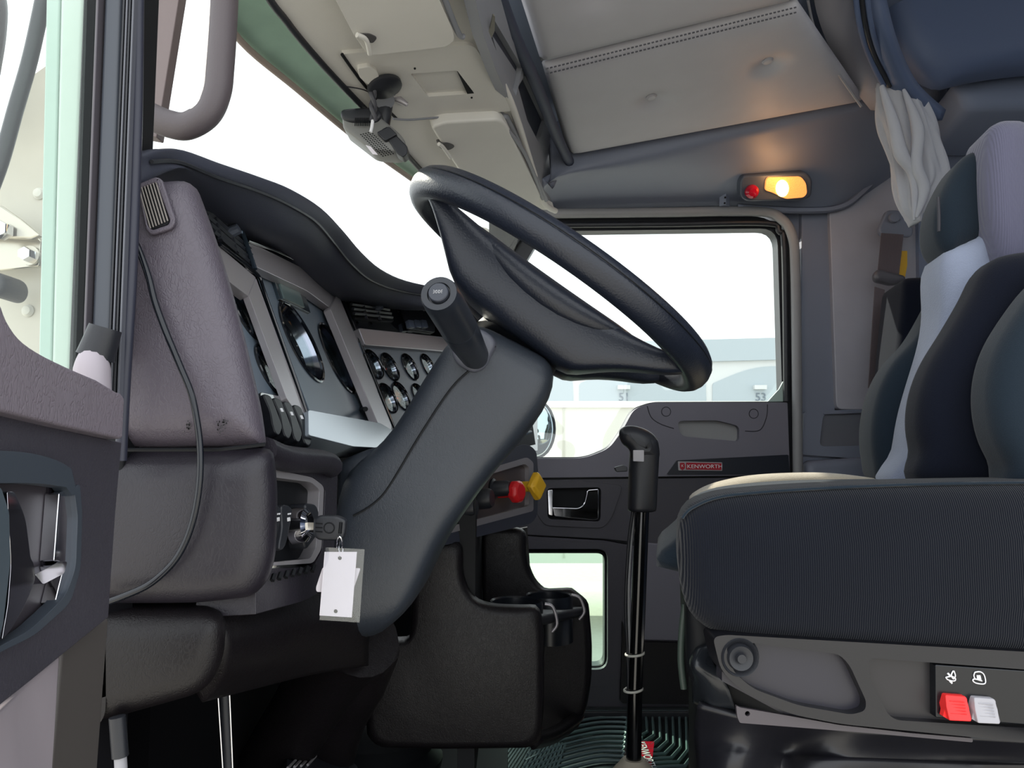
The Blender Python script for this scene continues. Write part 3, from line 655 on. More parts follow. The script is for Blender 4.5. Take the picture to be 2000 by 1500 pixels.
for k in range(5): box('sill_rib', (.3, 2.345 + k * .008, .037), (.75, .003, .004), mat('sill_rib', (90, 96, 100), .3, metal=.6), ds)
pdl = thing('brake_pedal', 'black pedal with metal ridges at the bottom below the column', 'pedal', W(620, 1500, 1.25))
PP = P3(W(590, 1460, 1.2), W(690, 1470, 1.3), W(600, 1520, 1.1))
plate('pedal_pad', rp([(560, 1478), (640, 1440), (702, 1500), (640, 1550), (560, 1530)], 8), PP, .02, BLK, pdl, bevel=.005)
for k in range(4): line('tread', [(592 + k * 13, 1470 - k * 3), (562 + k * 13, 1500 - k * 2)], PP, .002, SILV, pdl, lift=.002)
tube('pedal_arm', [W(640, 1500, 1.3), W(560, 1520, 1.5), V((-.38, 1.5, .35))], .012, BLK, pdl)
bt = lathe('column_floor_boot', [(.12, 0), (.13, .05), (.11, .07), (.12, .10), (.09, .13), (.02, .15)], Z(735, 1530, .15), (0, 0, 1), BLK2); tag(bt, 'black rubber boot on the floor behind the pedal', 'boot')
bt2 = box('toe_board', (-.20, 1.35, .065), (.38, 1.2, .12), BLK2); tag(bt2, 'dark raised toe board under the dashboard', 'toe board')
rd = thing('hood_release_rods', 'pair of thin shiny rods below the driver end of dashboard', 'rod', W(440, 1500, .8))
tube('rod', [W(424, 1335, .80), W(436, 1520, .80)], .0012, CHROME, rd, smooth=False)
tube('rod', [W(447, 1330, .80), W(455, 1520, .80)], .0012, CHROME, rd, smooth=False)
tube('rod_guide', [W(436, 1330, .82), W(446, 1520, .82)], .006, BLK, rd, smooth=False)
cbl = thing('brake_cable', 'short black cable with pale end hanging at lower left under dashboard', 'cable', W(236, 1500, .60))
tube('cable_sleeve', [W(229, 1400, .60), W(235, 1478, .60)], .006, BLK, cbl, smooth=False)
tube('cable_end', [W(235, 1476, .60), W(238, 1530, .60)], .0045, TRIML, cbl, smooth=False)

# ================================================================ GEAR LEVER
gl = thing('gear_lever', 'tall black gear lever with splitter grip rising from beige boot', 'gear lever', W(1238, 1500, 1.45))
G = 1.45
def sec_ring(c, rx, ry, n=20, tilt=None, p=2.6):
    out = []
    for i in range(n):
        a = 2 * math.pi * i / n; ca, sa = math.cos(a), math.sin(a)
        out.append(V((c.x + rx * math.copysign(abs(ca) ** (2 / p), ca), c.y + ry * math.copysign(abs(sa) ** (2 / p), sa), c.z)))
    return out
k = G / 1500
loft('grip_body', [sec_ring(W((a + b) / 2, y, G), (b - a) / 2 * k, .026) for y, a, b in [(1000, 1227, 1280), (996, 1226, 1282), (960, 1227, 1283), (912, 1228, 1286), (893, 1229, 1287), (880, 1230, 1287), (866, 1231, 1286), (852, 1234, 1283)]], BLK, gl, sub=1)
pillow('grip_head', cr([(1209, 850), (1213, 837), (1230, 831), (1256, 836), (1277, 849), (1286, 866), (1287, 895), (1262, 902), (1233, 897), (1229, 879), (1215, 866)], 4, True), G, G - .028, G + .028, .022, BLK, gl, steps=5, sub=1)
plate('splitter_button', rp([(1237, 879), (1258, 879), (1258, 902), (1237, 901)], 2), YP(G - .030), .008, GREYC, gl, bevel=.001)
plate('range_lever', rp([(1200, 913), (1218, 908), (1226, 912), (1226, 921), (1204, 922)], 3), YP(G - .005), .012, BLK, gl, bevel=.002)
tube('lever_shaft', [W(1254, 998, G), W(1247, 1180, G), W(1240, 1360, G - .0), W(1238, 1530, G)], .0135, METALB, gl, n=16, k=2)
tube('air_line', [W(1236, 998, G - .01), W(1228, 1060, G), W(1222, 1180, G), W(1226, 1280, G), W(1228, 1400, G), W(1226, 1480, G)], .003, BLK, gl)
tube('air_line', [W(1240, 1000, G + .01), W(1233, 1060, G + .01), W(1228, 1150, G), W(1230, 1290, G), W(1231, 1480, G)], .0025, RUB, gl)
for y in (1277, 1347):
    c = W(1242 if y < 1300 else 1239, y, G); tube('hose_clip', [c + V((math.cos(a) * .0165 - .002, math.sin(a) * .0165, .002 * math.cos(a))) for a in [2 * math.pi * i / 16 for i in range(16)]], .0024, mat('clear_tie', (215, 215, 205), .3), gl, n=6, k=1, closed=True)
lathe('lever_boot', [(.19, -.36), (.12, -.18), (.075, -.07), (.05, -.03), (.034, -.012), (.02, .004)], W(1238, 1486, G), (0, 0, 1), mat('beige_boot', (178, 170, 155), .7), gl)

# ================================================================ DASHBOARD
db = thing('dashboard', 'grey truck dashboard with silver framed gauges and wood free dark trim', 'dashboard', W(500, 1190, .9))
db['label'] = 'wraparound grey dashboard with hooded gauge cluster under the windshield'
# soft hood
crest = [(262, 298, .60), (300, 291, .62), (345, 293, .66), (420, 318, .72), (500, 345, .80), (560, 368, .88), (620, 405, .98), (665, 450, 1.08), (700, 490, 1.16), (740, 525, 1.26), (790, 548, 1.38), (860, 562, 1.5), (930, 568, 1.65), (1010, 640, 1.95), (1030, 740, 2.3)]
fold = [(262, 330, .595), (296, 316, .61), (350, 317, .65), (425, 347, .71), (500, 372, .79), (560, 398, .87), (615, 432, .97), (650, 472, 1.07), (685, 515, 1.15), (725, 548, 1.25), (780, 568, 1.37), (850, 580, 1.49), (930, 585, 1.64), (1012, 655, 1.94), (1032, 750, 2.29)]
lip = [(262, 375, .60), (300, 350, .62), (358, 332, .66), (400, 382, .74), (470, 424, .82), (540, 455, .90), (592, 478, .99), (622, 510, 1.08), (655, 552, 1.17), (700, 578, 1.26), (760, 592, 1.37), (840, 602, 1.48), (930, 610, 1.63), (1014, 670, 1.93), (1034, 760, 2.28)]
def fwd(p, dx, dz=0): q = W(*p); return V((q.x + dx, q.y, q.z + dz))
def fk(p): return max(.12, min(1, (p[2] - .6) / .45))
rows = [[fwd(p, -.30 * fk(p), -.10 * fk(p)) for p in crest], [fwd(p, -.10 * fk(p), -.015 * fk(p)) for p in crest], [fwd(p, -.03 * fk(p), -.002) for p in crest], [W(*p) for p in crest]]
mid1 = [V((W(*a) * .62 + W(*b) * .38)) + V((.006, 0, .003)) for a, b in zip(crest, fold)]
rows += [mid1, [W(*p) for p in fold], [W(*p) for p in lip], [fwd(p, -.05, -.004) for p in lip]]
grid('hood', rows, SOFT, db, k=4)
tube('hood_seam', [W(x, y, d - .004) for x, y, d in fold[1:12]], .002, BLK, db, n=5)
# instrument plane
IG_ = [(589, 668, .056), (658, 700, .056), (482, 615, .029), (526, 722, .029)]
CG_ = [(729, 712), (761, 717), (800, 717), (836, 716), (757, 778), (783, 774), (820, 776)]
def circ(pl, x, y, r, lift, n=32):
    c = pl.hit(x, y, lift); return [c + pl.r * math.cos(2 * math.pi * i / n) * r + pl.u * math.sin(2 * math.pi * i / n) * r for i in range(n)]
def ipx(y, z): return -.275 + .06 * (y - .8) - .45 * (z - .94)
IP = P3(V((ipx(.8, .9), .8, .9)), V((ipx(1.2, .9), 1.2, .9)), V((ipx(.8, 1.0), .8, 1.0)))
FO = [(360, 300), (470, 415), (560, 452), (625, 508), (668, 555), (700, 590), (775, 875), (650, 888), (600, 872), (500, 890), (400, 800), (300, 380)]
plate3('fascia', [IP.hit(x, y, -.012) for x, y in FO], [circ(IP, x, y, r * 1.0, -.012) for x, y, r in IG_], -IP.n * .004, GLOSS, db)
plate3('fascia_back', [IP.hit(x, y, -.034) for x, y in FO], [], -IP.n * .02, BLK2, db)
def frame(name, outer, inner, t, m, pl, lift, pr, bevel=.003): return plate(name, outer, pl, t, m, pr, holes=[inner], lift=lift, bevel=bevel)
# left gauge frame + vent
plate3('left_gauge_panel', [IP.hit(x, y, -.006) for x, y in [(415, 530), (505, 570), (590, 790), (560, 815), (500, 800), (400, 700)]], [circ(IP, x, y, r, -.006) for x, y, r in IG_[2:]], -IP.n * .004, FACE, db)
plate('left_bezel_top', rp([(415, 470), (436, 488), (500, 542), (487, 580), (450, 552), (415, 520)], 3), IP, .010, SILV, db, lift=.006, bevel=.003)
plate('left_bezel_post', rp([(500, 543), (604, 826), (600, 836), (560, 778), (486, 577)], 3), IP, .007, SILV, db, lift=.007, bevel=.003)
tube('bezel_edge', [IP.hit(x, y, .008) for x, y in [(430, 478), (502, 536), (520, 580), (606, 826), (598, 842)]], .0022, GLOSS, db, n=6, k=3)
def vent(name, outline, pl, slats, lift, knob):
    v = plate(name, outline, pl, .012, BLK2, db, lift=lift)
    for a, b in slats: tube('vent_slat', [pl.hit(*a, lift + .006), pl.hit(*b, lift + .006)], .0032, BLK, v, n=5, smooth=False)
    lathe('vent_knob', [(0, .014), (.006, .013), (.007, 0)], pl.hit(*knob, lift + .004), pl.n, mat('vent_knob', (90, 96, 108), .3, metal=.4), v, n=10)
    return v
vent('left_vent', [(386, 380), (400, 388), (478, 458), (496, 520), (430, 478), (400, 430)], IP,
     [((392, 392), (484, 474)), ((396, 406), (487, 486)), ((402, 420), (490, 498)), ((408, 436), (493, 510)), ((416, 452), (496, 520)), ((410, 396), (430, 470)), ((440, 424), (462, 494))], -.002, (446, 456))
tube('vent_chrome_edge', [IP.hit(x, y, .008) for x, y in [(385, 372), (410, 392), (440, 418), (470, 450), (482, 480), (498, 526)]], .003, mat('gloss_edge', (60, 72, 84), .12, metal=.7), db, n=6, k=3)
# main cluster
clus = plate3('cluster_face', [IP.hit(x, y, -.008) for x, y in [(492, 500), (660, 575), (765, 838), (612, 822)]], [circ(IP, x, y, r, -.008) for x, y, r in IG_[:2]], -IP.n * .003, FACE, db)
plate('cluster_bezel_top', rp([(484, 474), (500, 478), (655, 555), (664, 580), (646, 602), (600, 568), (498, 520)], [4, 4, 6, 4, 3, 10, 4]), IP, .012, SILV, db, lift=.006, bevel=.004)
plate('cluster_bezel_post', rp([(660, 572), (765, 832), (764, 842), (738, 826), (645, 602)], 3), IP, .012, SILV, db, lift=.010, bevel=.004)
plate('cluster_lower_lip', rp([(602, 800), (742, 826), (770, 842), (768, 876), (690, 872), (603, 850)], 5), IP, .03, mat('lower_lip_grey', (150, 160, 170), .18, metal=.3), db, lift=.014, bevel=.004)
plate('warning_display', rp([(533, 540), (594, 568), (607, 612), (547, 584)], 2), IP, .006, mat('display_black', (42, 52, 60), .15), clus, lift=-.004, bevel=.001)
plate('display_screen', [(546, 551), (586, 570), (595, 600), (556, 582)], IP, .003, mat('lcd_grey', (96, 112, 112), .2), clus, lift=-.002)
tube('trip_knob', [IP.hit(706, 800, -.006), IP.hit(714, 799, .014)], .0035, BLK2, clus, smooth=False)
tube('cluster_edge', [IP.hit(x, y, .008) for x, y in [(484, 470), (560, 500), (655, 551), (668, 580), (770, 836)]], .0022, GLOSS, db, n=6, k=3)
def gauge(name, px, py, r, pl, lift=.0, label=None):
    c = pl.hit(px, py, lift)
    g = lathe(name, [(0, -r * .30 - .002), (r * .84, -r * .30 - .002), (r * .84, -r * .30)], c - pl.n * .001, pl.n, mat('gauge_dial', (22, 26, 34), .3), db, n=36)
    lathe('gauge_cone', [(r * .80, -r * .30), (r * .97, -.001)], c, pl.n, mat('gauge_chrome', (150, 156, 170), .12, metal=1), g, n=40, caps=False)
    lathe('gauge_rim', [(r * .965, -.002), (r * .97, .0015), (r * 1.01, .003), (r * 1.05, .002), (r * 1.055, -.002)], c, pl.n, GLOSS, g, n=40, caps=False)
    lathe('gauge_glass', [(0, -r * .1), (r * .86, -r * .102)], c, pl.n, GLS, g, n=24)
    c = c - pl.n * (r * .30 - .003)
    tk = []
    for i in range(11):
        a = math.radians(-130 + 26 * i); dr_ = pl.u * math.cos(a) + pl.r * math.sin(a); s = pl.n.cross(dr_)
        p0 = c + dr_ * r * .62 - pl.n * .0030; p1 = c + dr_ * r * .74 - pl.n * .0030
        tk.append([p0 + s * r * .014, p0 - s * r * .014, p1 - s * r * .014, p1 + s * r * .014])
    o = finish('gauge_ticks', pyd('ticks', [p for q in tk for p in q], [tuple(range(4 * i, 4 * i + 4)) for i in range(11)]), WHITE, g, 0); o['kind'] = 'stuff'
    a = math.radians(-120); dr_ = pl.u * math.cos(a) + pl.r * math.sin(a)
    tube('gauge_needle', [c - pl.n * .002, c - pl.n * .002 + dr_ * r * .62], [.0016, .0006], RED, g, n=5, smooth=False)
    return g
for x, y, r in IG_: gauge('gauge', x, y, r, IP, -.008 if r > .05 else -.006)
# headlamp rockers left of column
plate('rocker_housing', rp([(508, 765), (560, 776), (600, 800), (608, 872), (560, 866), (515, 850)], 5), IP, .03, GLOSS, db, lift=.001, bevel=.002)
for k in range(4):
    x = 515 + k * 19.5; y = 770 + k * 7
    plate('rocker_switch', cr([(x, y), (x + 13, y + 3), (x + 21, y + 20), (x + 33, y + 52), (x + 36, y + 66), (x + 30, y + 80), (x + 20, y + 68), (x + 13, y + 34), (x + 6, y + 16)], 3, True), IP, .016, mat('rocker_black', (16, 18, 23), .4, spec=.3), db, lift=.016 - .002 * k, bevel=.003)
    if k: plate('rocker_icon', [(x + 13, y + 20), (x + 17, y + 20), (x + 20, y + 27), (x + 16, y + 27)], IP, .001, WHITE, db, lift=.0165 - .002 * k)
# centre panel facing the driver
def cpx(y, z): return -.25 + .35 * (y - 1.25) - .45 * (z - .94)
CN = P3(V((cpx(1.25, .9), 1.25, .9)), V((cpx(1.5, .9), 1.5, .9)), V((cpx(1.25, 1.0), 1.25, 1.0)))
plate3('centre_fascia', [CN.hit(x, y, -.004) for x, y in [(662, 556), (720, 578), (870, 600), (1050, 640), (1050, 880), (960, 890), (780, 880), (700, 840)]], [circ(CN, x, y, .027, -.004) for x, y in CG_], -CN.n * .004, GLOSS, db)
plate('centre_fascia_back', [(662, 556), (870, 600), (1050, 640), (1050, 880), (960, 890), (780, 880), (700, 840)], CN, .01, BLK2, db, lift=-.03)
vent('centre_vent', rp([(680, 578), (756, 590), (770, 628), (694, 622)], 3), CN, [((684, 586), (758, 597)), ((686, 594), (760, 605)), ((689, 603), (763, 612)), ((691, 612), (766, 620)), ((706, 582), (716, 624)), ((732, 586), (742, 626))], .0, (734, 604))
for k in range(3): plate('small_rocker', rp([(797 + k * 13, 624), (807 + k * 13, 625), (811 + k * 13, 640), (801 + k * 13, 639)], 2), CN, .008, mat('rocker_grey', (88, 96, 112), .3), db, lift=.008, bevel=.001)
plate('switch_bank', rp([(784, 592), (850, 600), (850, 650), (800, 642)], 4), CN, .01, BLK, db, lift=.002, bevel=.002)
for k in range(4):
    q = plate('switch_icon', rp([(790 + k * 12, 600 + k), (795 + k * 12, 600 + k), (796 + k * 12, 604 + k), (791 + k * 12, 604 + k)], 1), CN, .001, WHITE, db, lift=.004)
plate('centre_silver_band', rp([(700, 640), (860, 657), (900, 665), (900, 690), (860, 686), (714, 674)], 4), CN, .02, SILV, db, lift=.008, bevel=.004)
plate3('centre_gauge_panel', [CN.hit(x, y, 0) for x, y in [(690, 668), (905, 690), (905, 830), (740, 860)]], [circ(CN, x, y, .027, 0) for x, y in CG_], -CN.n * .003, FACE, db)
for px, py in CG_: gauge('gauge', px, py, .027, CN)
# left end of dashboard (bolster facing the open door)
pillow('side_panel', rp([(150, 360), (262, 352), (300, 336), (360, 333), (380, 345), (420, 452), (470, 620), (512, 800), (521, 872), (150, 878)], [0, 20, 20, 16, 22, 60, 80, 60, 4, 0]), .60, .60, .68, .028, LEA_L, db, skew=-.32)
VP = YP(.598)
VO = rp([(274, 362), (306, 346), (340, 432), (330, 446), (296, 458), (284, 440)], 9)
sv = plate('side_vent', rp([(266, 360), (304, 344), (316, 350), (343, 430), (336, 446), (294, 460), (282, 446)], 8), VP, .004, LEA_L, db, holes=[rp([(274, 367), (304, 356), (331, 430), (328, 438), (296, 449), (288, 440)], 5)], lift=.003, bevel=.0015)
plate('vent_cavity', rp([(274, 367), (304, 356), (331, 430), (328, 438), (296, 449), (288, 440)], 5), VP, .002, BLK2, sv, lift=.0012)
for k in range(7):
    x0 = 272 + k * 5.6; tube('vent_slat', [VP.hit(x0 - 1, 368 - k * 2, .0025), VP.hit(x0 + 22, 446 - k * 2.4, .0025)], .0006, mat('slat_tan', (128, 122, 118), .4), sv, n=5, smooth=False)
pillow('lower_side_panel', rp([(150, 880), (521, 874), (534, 884), (542, 960), (538, 1100), (520, 1150), (490, 1178), (380, 1190), (150, 1192)], [0, 8, 14, 40, 50, 24, 18, 20, 0]), .598, .598, .68, .026, LEA_D, db, skew=-.30)
tube('side_seam', [W(150, 879, .5995), W(400, 878.5, .5995), W(440, 877, .5995), (W(518, 868, .612))], .0016, BLK2, db, n=5, k=3)
# scuffs on side panel: small dark worn marks
for (x0, y0, n_) in ((368, 835, 7), (428, 834, 6), (438, 826, 6)):
    vs, fs = [], []
    for q in range(n_ * 3):
        x = x0 + random.gauss(0, 3); y = y0 + random.gauss(0, 5); b0 = len(vs); a0 = random.random() * 3
        vs += [YP(.5998).hit(x + math.cos(a0 + t) * random.uniform(.8, 2.2), y + math.sin(a0 + t) * random.uniform(.6, 2.6)) for t in (0, 1.2, 2.5, 3.8, 5.0)]; fs.append(tuple(range(b0, b0 + 5)))
    o = finish('scuff', pyd('scuff', vs, fs), mat('scuff_dark', (34, 32, 36), .6), db, 0); o['kind'] = 'stuff'
# ignition recess area, facing rearward
IG = P3(W(530, 1000, .66), W(640, 1000, .80), W(530, 1100, .655))
plate('switch_wall', rp([(500, 860), (545, 872), (640, 892), (660, 915), (658, 1000), (648, 1140), (600, 1172), (500, 1200)], [0, 20, 20, 16, 10, 20, 20, 0]), IG, .05, LEA_D, db,
      holes=[rp([(536, 918), (612, 932), (636, 955), (630, 1075), (612, 1108), (520, 1110), (520, 930)], 8)], bevel=.010)
tube('lit_bolster', [IG.hit(x, y, .004) for x, y in [(515, 880), (560, 896), (630, 902), (648, 912)]], .012, LEA_D, db)
plate('switch_frame', rp([(525, 915), (610, 932), (633, 950), (628, 1072), (612, 1100), (515, 1106)], 8), IG, .02, SILV, db, lift=.0,
      holes=[rp([(518, 930), (608, 942), (624, 956), (617, 1070), (606, 1091), (515, 1100)], 6)], bevel=.003)
plate('switch_panel', [(505, 930), (625, 945), (620, 1090), (505, 1100)], IG, .01, BLK2, db, lift=-.012)
for x in (541, 562):
    r_ = plate('control_switch', cr([(x - 11, 988), (x + 8, 992), (x + 6, 1020), (x - 4, 1066), (x - 16, 1072), (x - 10, 1030)], 3, True), IG, .02, BLK, db, lift=.012 if x < 550 else .009, bevel=.003)
    text('icon', '~', IG.hit(x + 3, 1003, .0135), IG.r, IG.u, .007, WHITE, r_); text('icon', 'm', IG.hit(x + 2, 1013, .0135), IG.r, IG.u, .005, WHITE, r_)
plate('control_switch', rp([(598, 982), (618, 984), (624, 1000), (618, 1050), (600, 1074), (596, 1060)], 6), IG, .02, BLK, db, lift=.004, bevel=.003)
lathe('ignition_barrel', [(0, .010), (.009, .010), (.0115, .013), (.0155, .010), (.017, -.002)], IG.hit(578, 1027, .0), IG.n, CHROME, db)
text('off_mark', 'OFF', IG.hit(576, 990, -.010), IG.r, IG.u, .003, WHITE, db)
for k in range(7): tube('vent_notch', [IG.hit(532 + k * 13, 1134 - k * 3, .004), IG.hit(536 + k * 13, 1122 - k * 3, .004)], .0022, BLK2, db, n=5, smooth=False)
# knee bolster under the dash
pillow('knee_bolster', rp([(150, 1196), (400, 1196), (432, 1206), (441, 1235), (436, 1300), (412, 1350), (380, 1372), (190, 1425), (150, 1440)], [0, 10, 16, 20, 30, 24, 30, 10, 0]), .60, .60, .68, .022, LEA_B, db, skew=-.36)
grid('knee_panel', [[(425, 1200, .63), (520, 1185, .72), (600, 1160, .80), (700, 1160, .95)],
                    [(440, 1260, .63), (540, 1240, .72), (620, 1215, .80), (720, 1215, .95)],
                    [(432, 1320, .64), (530, 1300, .73), (615, 1270, .82), (720, 1265, .97)],
                    [(395, 1372, .66), (500, 1345, .76), (610, 1318, .86), (720, 1300, 1.0)]], LEA_B, db, solid=.02)
# centre knob panel
KP = P3(W(1045, 900, 1.70), W(1045, 1005, 1.67), W(870, 1040, 1.34))
plate('knob_panel_bolster', rp([(820, 920), (960, 884), (1030, 866), (1048, 880), (1052, 930), (1050, 1005), (1040, 1022), (850, 1070), (800, 1080)], [0, 20, 20, 10, 10, 8, 10, 10, 0]), KP, .06, SOFT, db, holes=[rp([(850, 948), (1032, 896), (1040, 905), (1040, 995), (850, 1043)], 5)], bevel=.008)
plate('knob_panel_frame', rp([(840, 950), (1030, 893), (1042, 903), (1042, 998), (840, 1052)], 5), KP, .02, SILV, db, holes=[rp([(840, 962), (1025, 906), (1033, 912), (1033, 988), (840, 1038)], 4)], bevel=.003, lift=.002)
plate('knob_panel', [(830, 955), (1036, 898), (1036, 994), (830, 1046)], KP, .012, mat('knob_panel_brown', (76, 68, 68), .3), db, lift=-.008)
def dial(x, y, r, nm):
    c = KP.hit(x, y, -.008); ax = (KP.n + V((.5, 0, 0))).normalized()
    g = lathe(nm, [(r * 1.3, 0), (r * 1.3, .003), (r, .005), (r * .95, .030), (r * .8, .036), (0, .036)], c, ax, BLK, db, n=20)
dial(926, 975, .020, 'climate_dial'); dial(893, 993, .018, 'climate_dial')
dial(963, 955, .016, 'climate_dial')
def valve(x, y, m_, pts, off):
    c = KP.hit(x, y, -.008); ax = V((.80, -.52, .06)).normalized(); e = c + ax * off
    g = tube('brake_valve_stem', [c, e], .011, m_, db, n=14, smooth=False)
    rr = ax; a = V((0, 0, 1)); a = (a - rr * a.dot(rr)).normalized(); b = rr.cross(a)
    n = pts[2]; ring = []
    L_ = [(.6, -.004), (1, .0), (1, .012), (.75, .018)]
    rings = [[e + rr * h + (a * math.cos(2 * math.pi * i / n + pts[4]) + b * math.sin(2 * math.pi * i / n + pts[4])) * pts[3] * s for i in range(n)] for s, h in L_]
    kn = loft('brake_valve_knob', rings, m_, g, smooth=20); kn.modifiers.new('b', 'BEVEL').width = .002
valve(974, 962, RED, (990, 956, 8, .023, math.pi / 8), .036)
valve(1014, 951, YEL, (1030, 945, 4, .030, 0), .036)
plate('lower_radio', [(960, 840), (1038, 812), (1046, 868), (975, 885)], KP, .02, BLK, db, lift=-.01)
for k in range(3): line('radio_button', [(1005 + k * 12, 852 - k * 3), (1013 + k * 12, 850 - k * 3)], KP, .004, GREYC if k < 0 else FACE, db, lift=.0)

# lower centre console with cup holders
cc = thing('centre_console', 'dark brown black lower console with two cup holders', 'console', W(950, 1460, 1.4))
NEAR = cr([(862, 1055), (893, 1060), (903, 1075), (905, 1125), (925, 1168), (962, 1183), (1030, 1186)], 4) + rp([(1056, 1192), (1063, 1230), (1063, 1380), (1058, 1448), (1035, 1462), (860, 1464), (740, 1461), (715, 1440), (712, 1256), (740, 1250), (800, 1250), (802, 1195), (806, 1100), (830, 1050)], [14, 30, 30, 16, 14, 0, 6, 10, 6, 0, 4, 4, 4, 4])
pillow('console_side', NEAR, 1.36, 1.35, 1.40, .016, LEA_B, cc)
pillow('console_far_side', cr([(1000, 1030), (1024, 1040), (1028, 1090), (1042, 1130), (1062, 1152)], 4) + rp([(1120, 1154), (1148, 1176), (1155, 1260), (1154, 1330), (1143, 1398), (1090, 1436), (980, 1450), (940, 1300), (940, 1030)], [8, 12, 20, 20, 20, 20, 0, 0, 0]), 1.70, 1.69, 1.73, .014, LEA_B, cc)
box('console_back', (-.08, 1.54, .50), (.03, .32, .55), BLK2, cc)
grid('console_front_lip', [[W(1058, 1448, 1.37), W(1100, 1430, 1.54), W(1143, 1398, 1.71)], [W(1040, 1465, 1.37), W(1085, 1452, 1.54), W(1128, 1422, 1.71)]], LEA_B, cc, solid=.02)
def cup(cx, cy, d, r):
    c = W(cx, cy, d)
    g = lathe('cup_holder', [(r * .92, -.085), (r * .96, -.02), (r, 0), (r * 1.06, .003), (r * 1.1, -.004), (r * 1.1, -.09), (0, -.09)], c, (0, 0, 1), mat('cup_black', (26, 30, 36), .28), cc, n=36)
cup(1008, 1176, 1.44, .045); cup(1072, 1164, 1.62, .045)
plate3('cup_tray', [W(955, 1182, 1.38) - V((0, 0, .014)), W(1056, 1186, 1.38) - V((0, 0, .014)), W(1148, 1172, 1.70) - V((0, 0, .014)), W(1030, 1166, 1.70) - V((0, 0, .014))], [], V((0, 0, -.02)), BLK, cc, bevel=.008)
for (x0, y0, x1, y1) in ((1076, 1186, 1088, 1234), (1128, 1168, 1141, 1210)):
    tube('lit_tray_edge', [W(x0 - 12, y0 - 6, 1.45 if x0 < 1100 else 1.62), W(x0 + 4, y0, 1.45 if x0 < 1100 else 1.62), W(x1, y1 - 16, 1.45 if x0 < 1100 else 1.62), W(x1 - 10, y1, 1.45 if x0 < 1100 else 1.62)], .003, SILV, cc, k=4)  # bright silver tubes stand in for the lit edges of the slots
plate('under_dash_panel', [(900, 1055), (1030, 1030), (1040, 1180), (900, 1190)], YP(1.76), .02, LEA_B, cc)
lathe('console_socket', [(0, .004), (.012, .004), (.014, 0)], W(912, 1086, 1.72), (0, -1, 0), BLK, cc)
lathe('console_socket', [(0, .006), (.014, .006), (.018, 0)], W(936, 1162, 1.70), (0, -1, 0), BLK, cc)

# ================================================================ STEERING COLUMN
sc = thing('column_cover', 'slate grey steering column cowl with indicator stalk', 'steering column', W(680, 1250, 1.0))
secs = [((948, 636), (1066, 700), .060), ((905, 632), (1082, 722), .088), ((880, 655), (1084, 752), .094), ((845, 705), (1066, 800), .096), ((805, 770), (1020, 860), .096), ((768, 835), (968, 918), .096), ((722, 884), (925, 975), .098), ((672, 915), (888, 1028), .10), ((655, 975), (862, 1068), .10), ((643, 1050), (842, 1110), .10), ((630, 1140), (826, 1145), .098), ((622, 1205), (806, 1182), .095), ((630, 1235), (775, 1212), .085), ((668, 1250), (738, 1238), .05)]
DC = 1.0; rings = []
for a, b, hw in secs:
    near = DC - hw
    A = W(a[0], a[1], near + .02); B = W(b[0], b[1], near + .035); A.y = B.y = DC
    c = (A + B) / 2; u = (B - A) / 2; ring = []
    for i in range(32):
        t = 2 * math.pi * i / 32; ct, st = math.cos(t), math.sin(t); p = 6
        ring.append(c + u * math.copysign(abs(ct) ** (2 / p), ct) + V((0, hw, 0)) * math.copysign(abs(st) ** (2 / p), st))
    rings.append(ring)
loft('column_cowl', rings, COWL, sc, sub=1, smooth=180)
CSF = DC - .0965
tube('cowl_seam', [W(x, y, d) for x, y, d in [(968, 676, .9035), (925, 716, .903), (880, 760, .9025), (820, 850, .902), (760, 950, .9005), (728, 985, .8995), (690, 1008, .899)]], .0013, BLK2, sc, n=5, k=5)
pillow('cowl_wing', rp([(655, 905), (690, 886), (745, 868), (800, 900), (780, 1000), (690, 1008), (655, 1000)], [20, 20, 20, 20, 20, 8, 8]), .93, .93, 1.06, .016, COWL, sc)
# stalk
pillow('stalk_socket', rp([(880, 685), (905, 652), (935, 640), (960, 655), (970, 672), (948, 720), (925, 730), (892, 712)], 14), CSF, CSF - .006, CSF + .02, .005, mat('socket_slate', (84, 86, 96), .45), sc)
b0 = W(927, 694, .895); t0 = W(857, 573, .735); ax = (t0 - b0).normalized(); Ls = (t0 - b0).length
st = lathe('indicator_stalk', [(.014, -.01), (.0165, 0), (.0195, Ls * .35), (.0200, Ls * .5), (.0199, Ls * .502), (.0193, Ls * .508), (.0199, Ls * .512), (.0198, Ls * .90), (.0192, Ls * .97), (.0178, Ls), (.0118, Ls), (.0115, Ls - .004), (0, Ls - .004)], b0, ax, mat('stalk_black', (34, 38, 46), .35), sc, n=32)
lathe('stalk_button', [(.0100, -.003), (.0100, .0025), (.0092, .0035), (0, .0035)], t0, ax, mat('stalk_button_grey', (52, 56, 66), .4), st, n=24)
rr_ = ax.cross(V((0, 0, 1))).normalized() * -1
rr_ = rr_ if rr_.x > 0 else -rr_; uu_ = ax.cross(rr_); uu_ = uu_ if uu_.z > 0 else -uu_
bp = t0 + ax * .0040
for s in (-1, 1):
    tube('lamp_icon', [bp + rr_ * s * .0008 + uu_ * .0016, bp + rr_ * s * .0022 + uu_ * .0010, bp + rr_ * s * .0024, bp + rr_ * s * .0022 - uu_ * .0010, bp + rr_ * s * .0008 - uu_ * .0016, bp + rr_ * s * .0008 + uu_ * .0016], .00018, WHITE, st, n=4, k=2)
    for q in (-1, 0, 1): tube('lamp_icon', [bp + rr_ * s * .0032 + uu_ * q * .0010, bp + rr_ * s * .0046 + uu_ * q * .0018], .00018, WHITE, st, n=4, smooth=False)
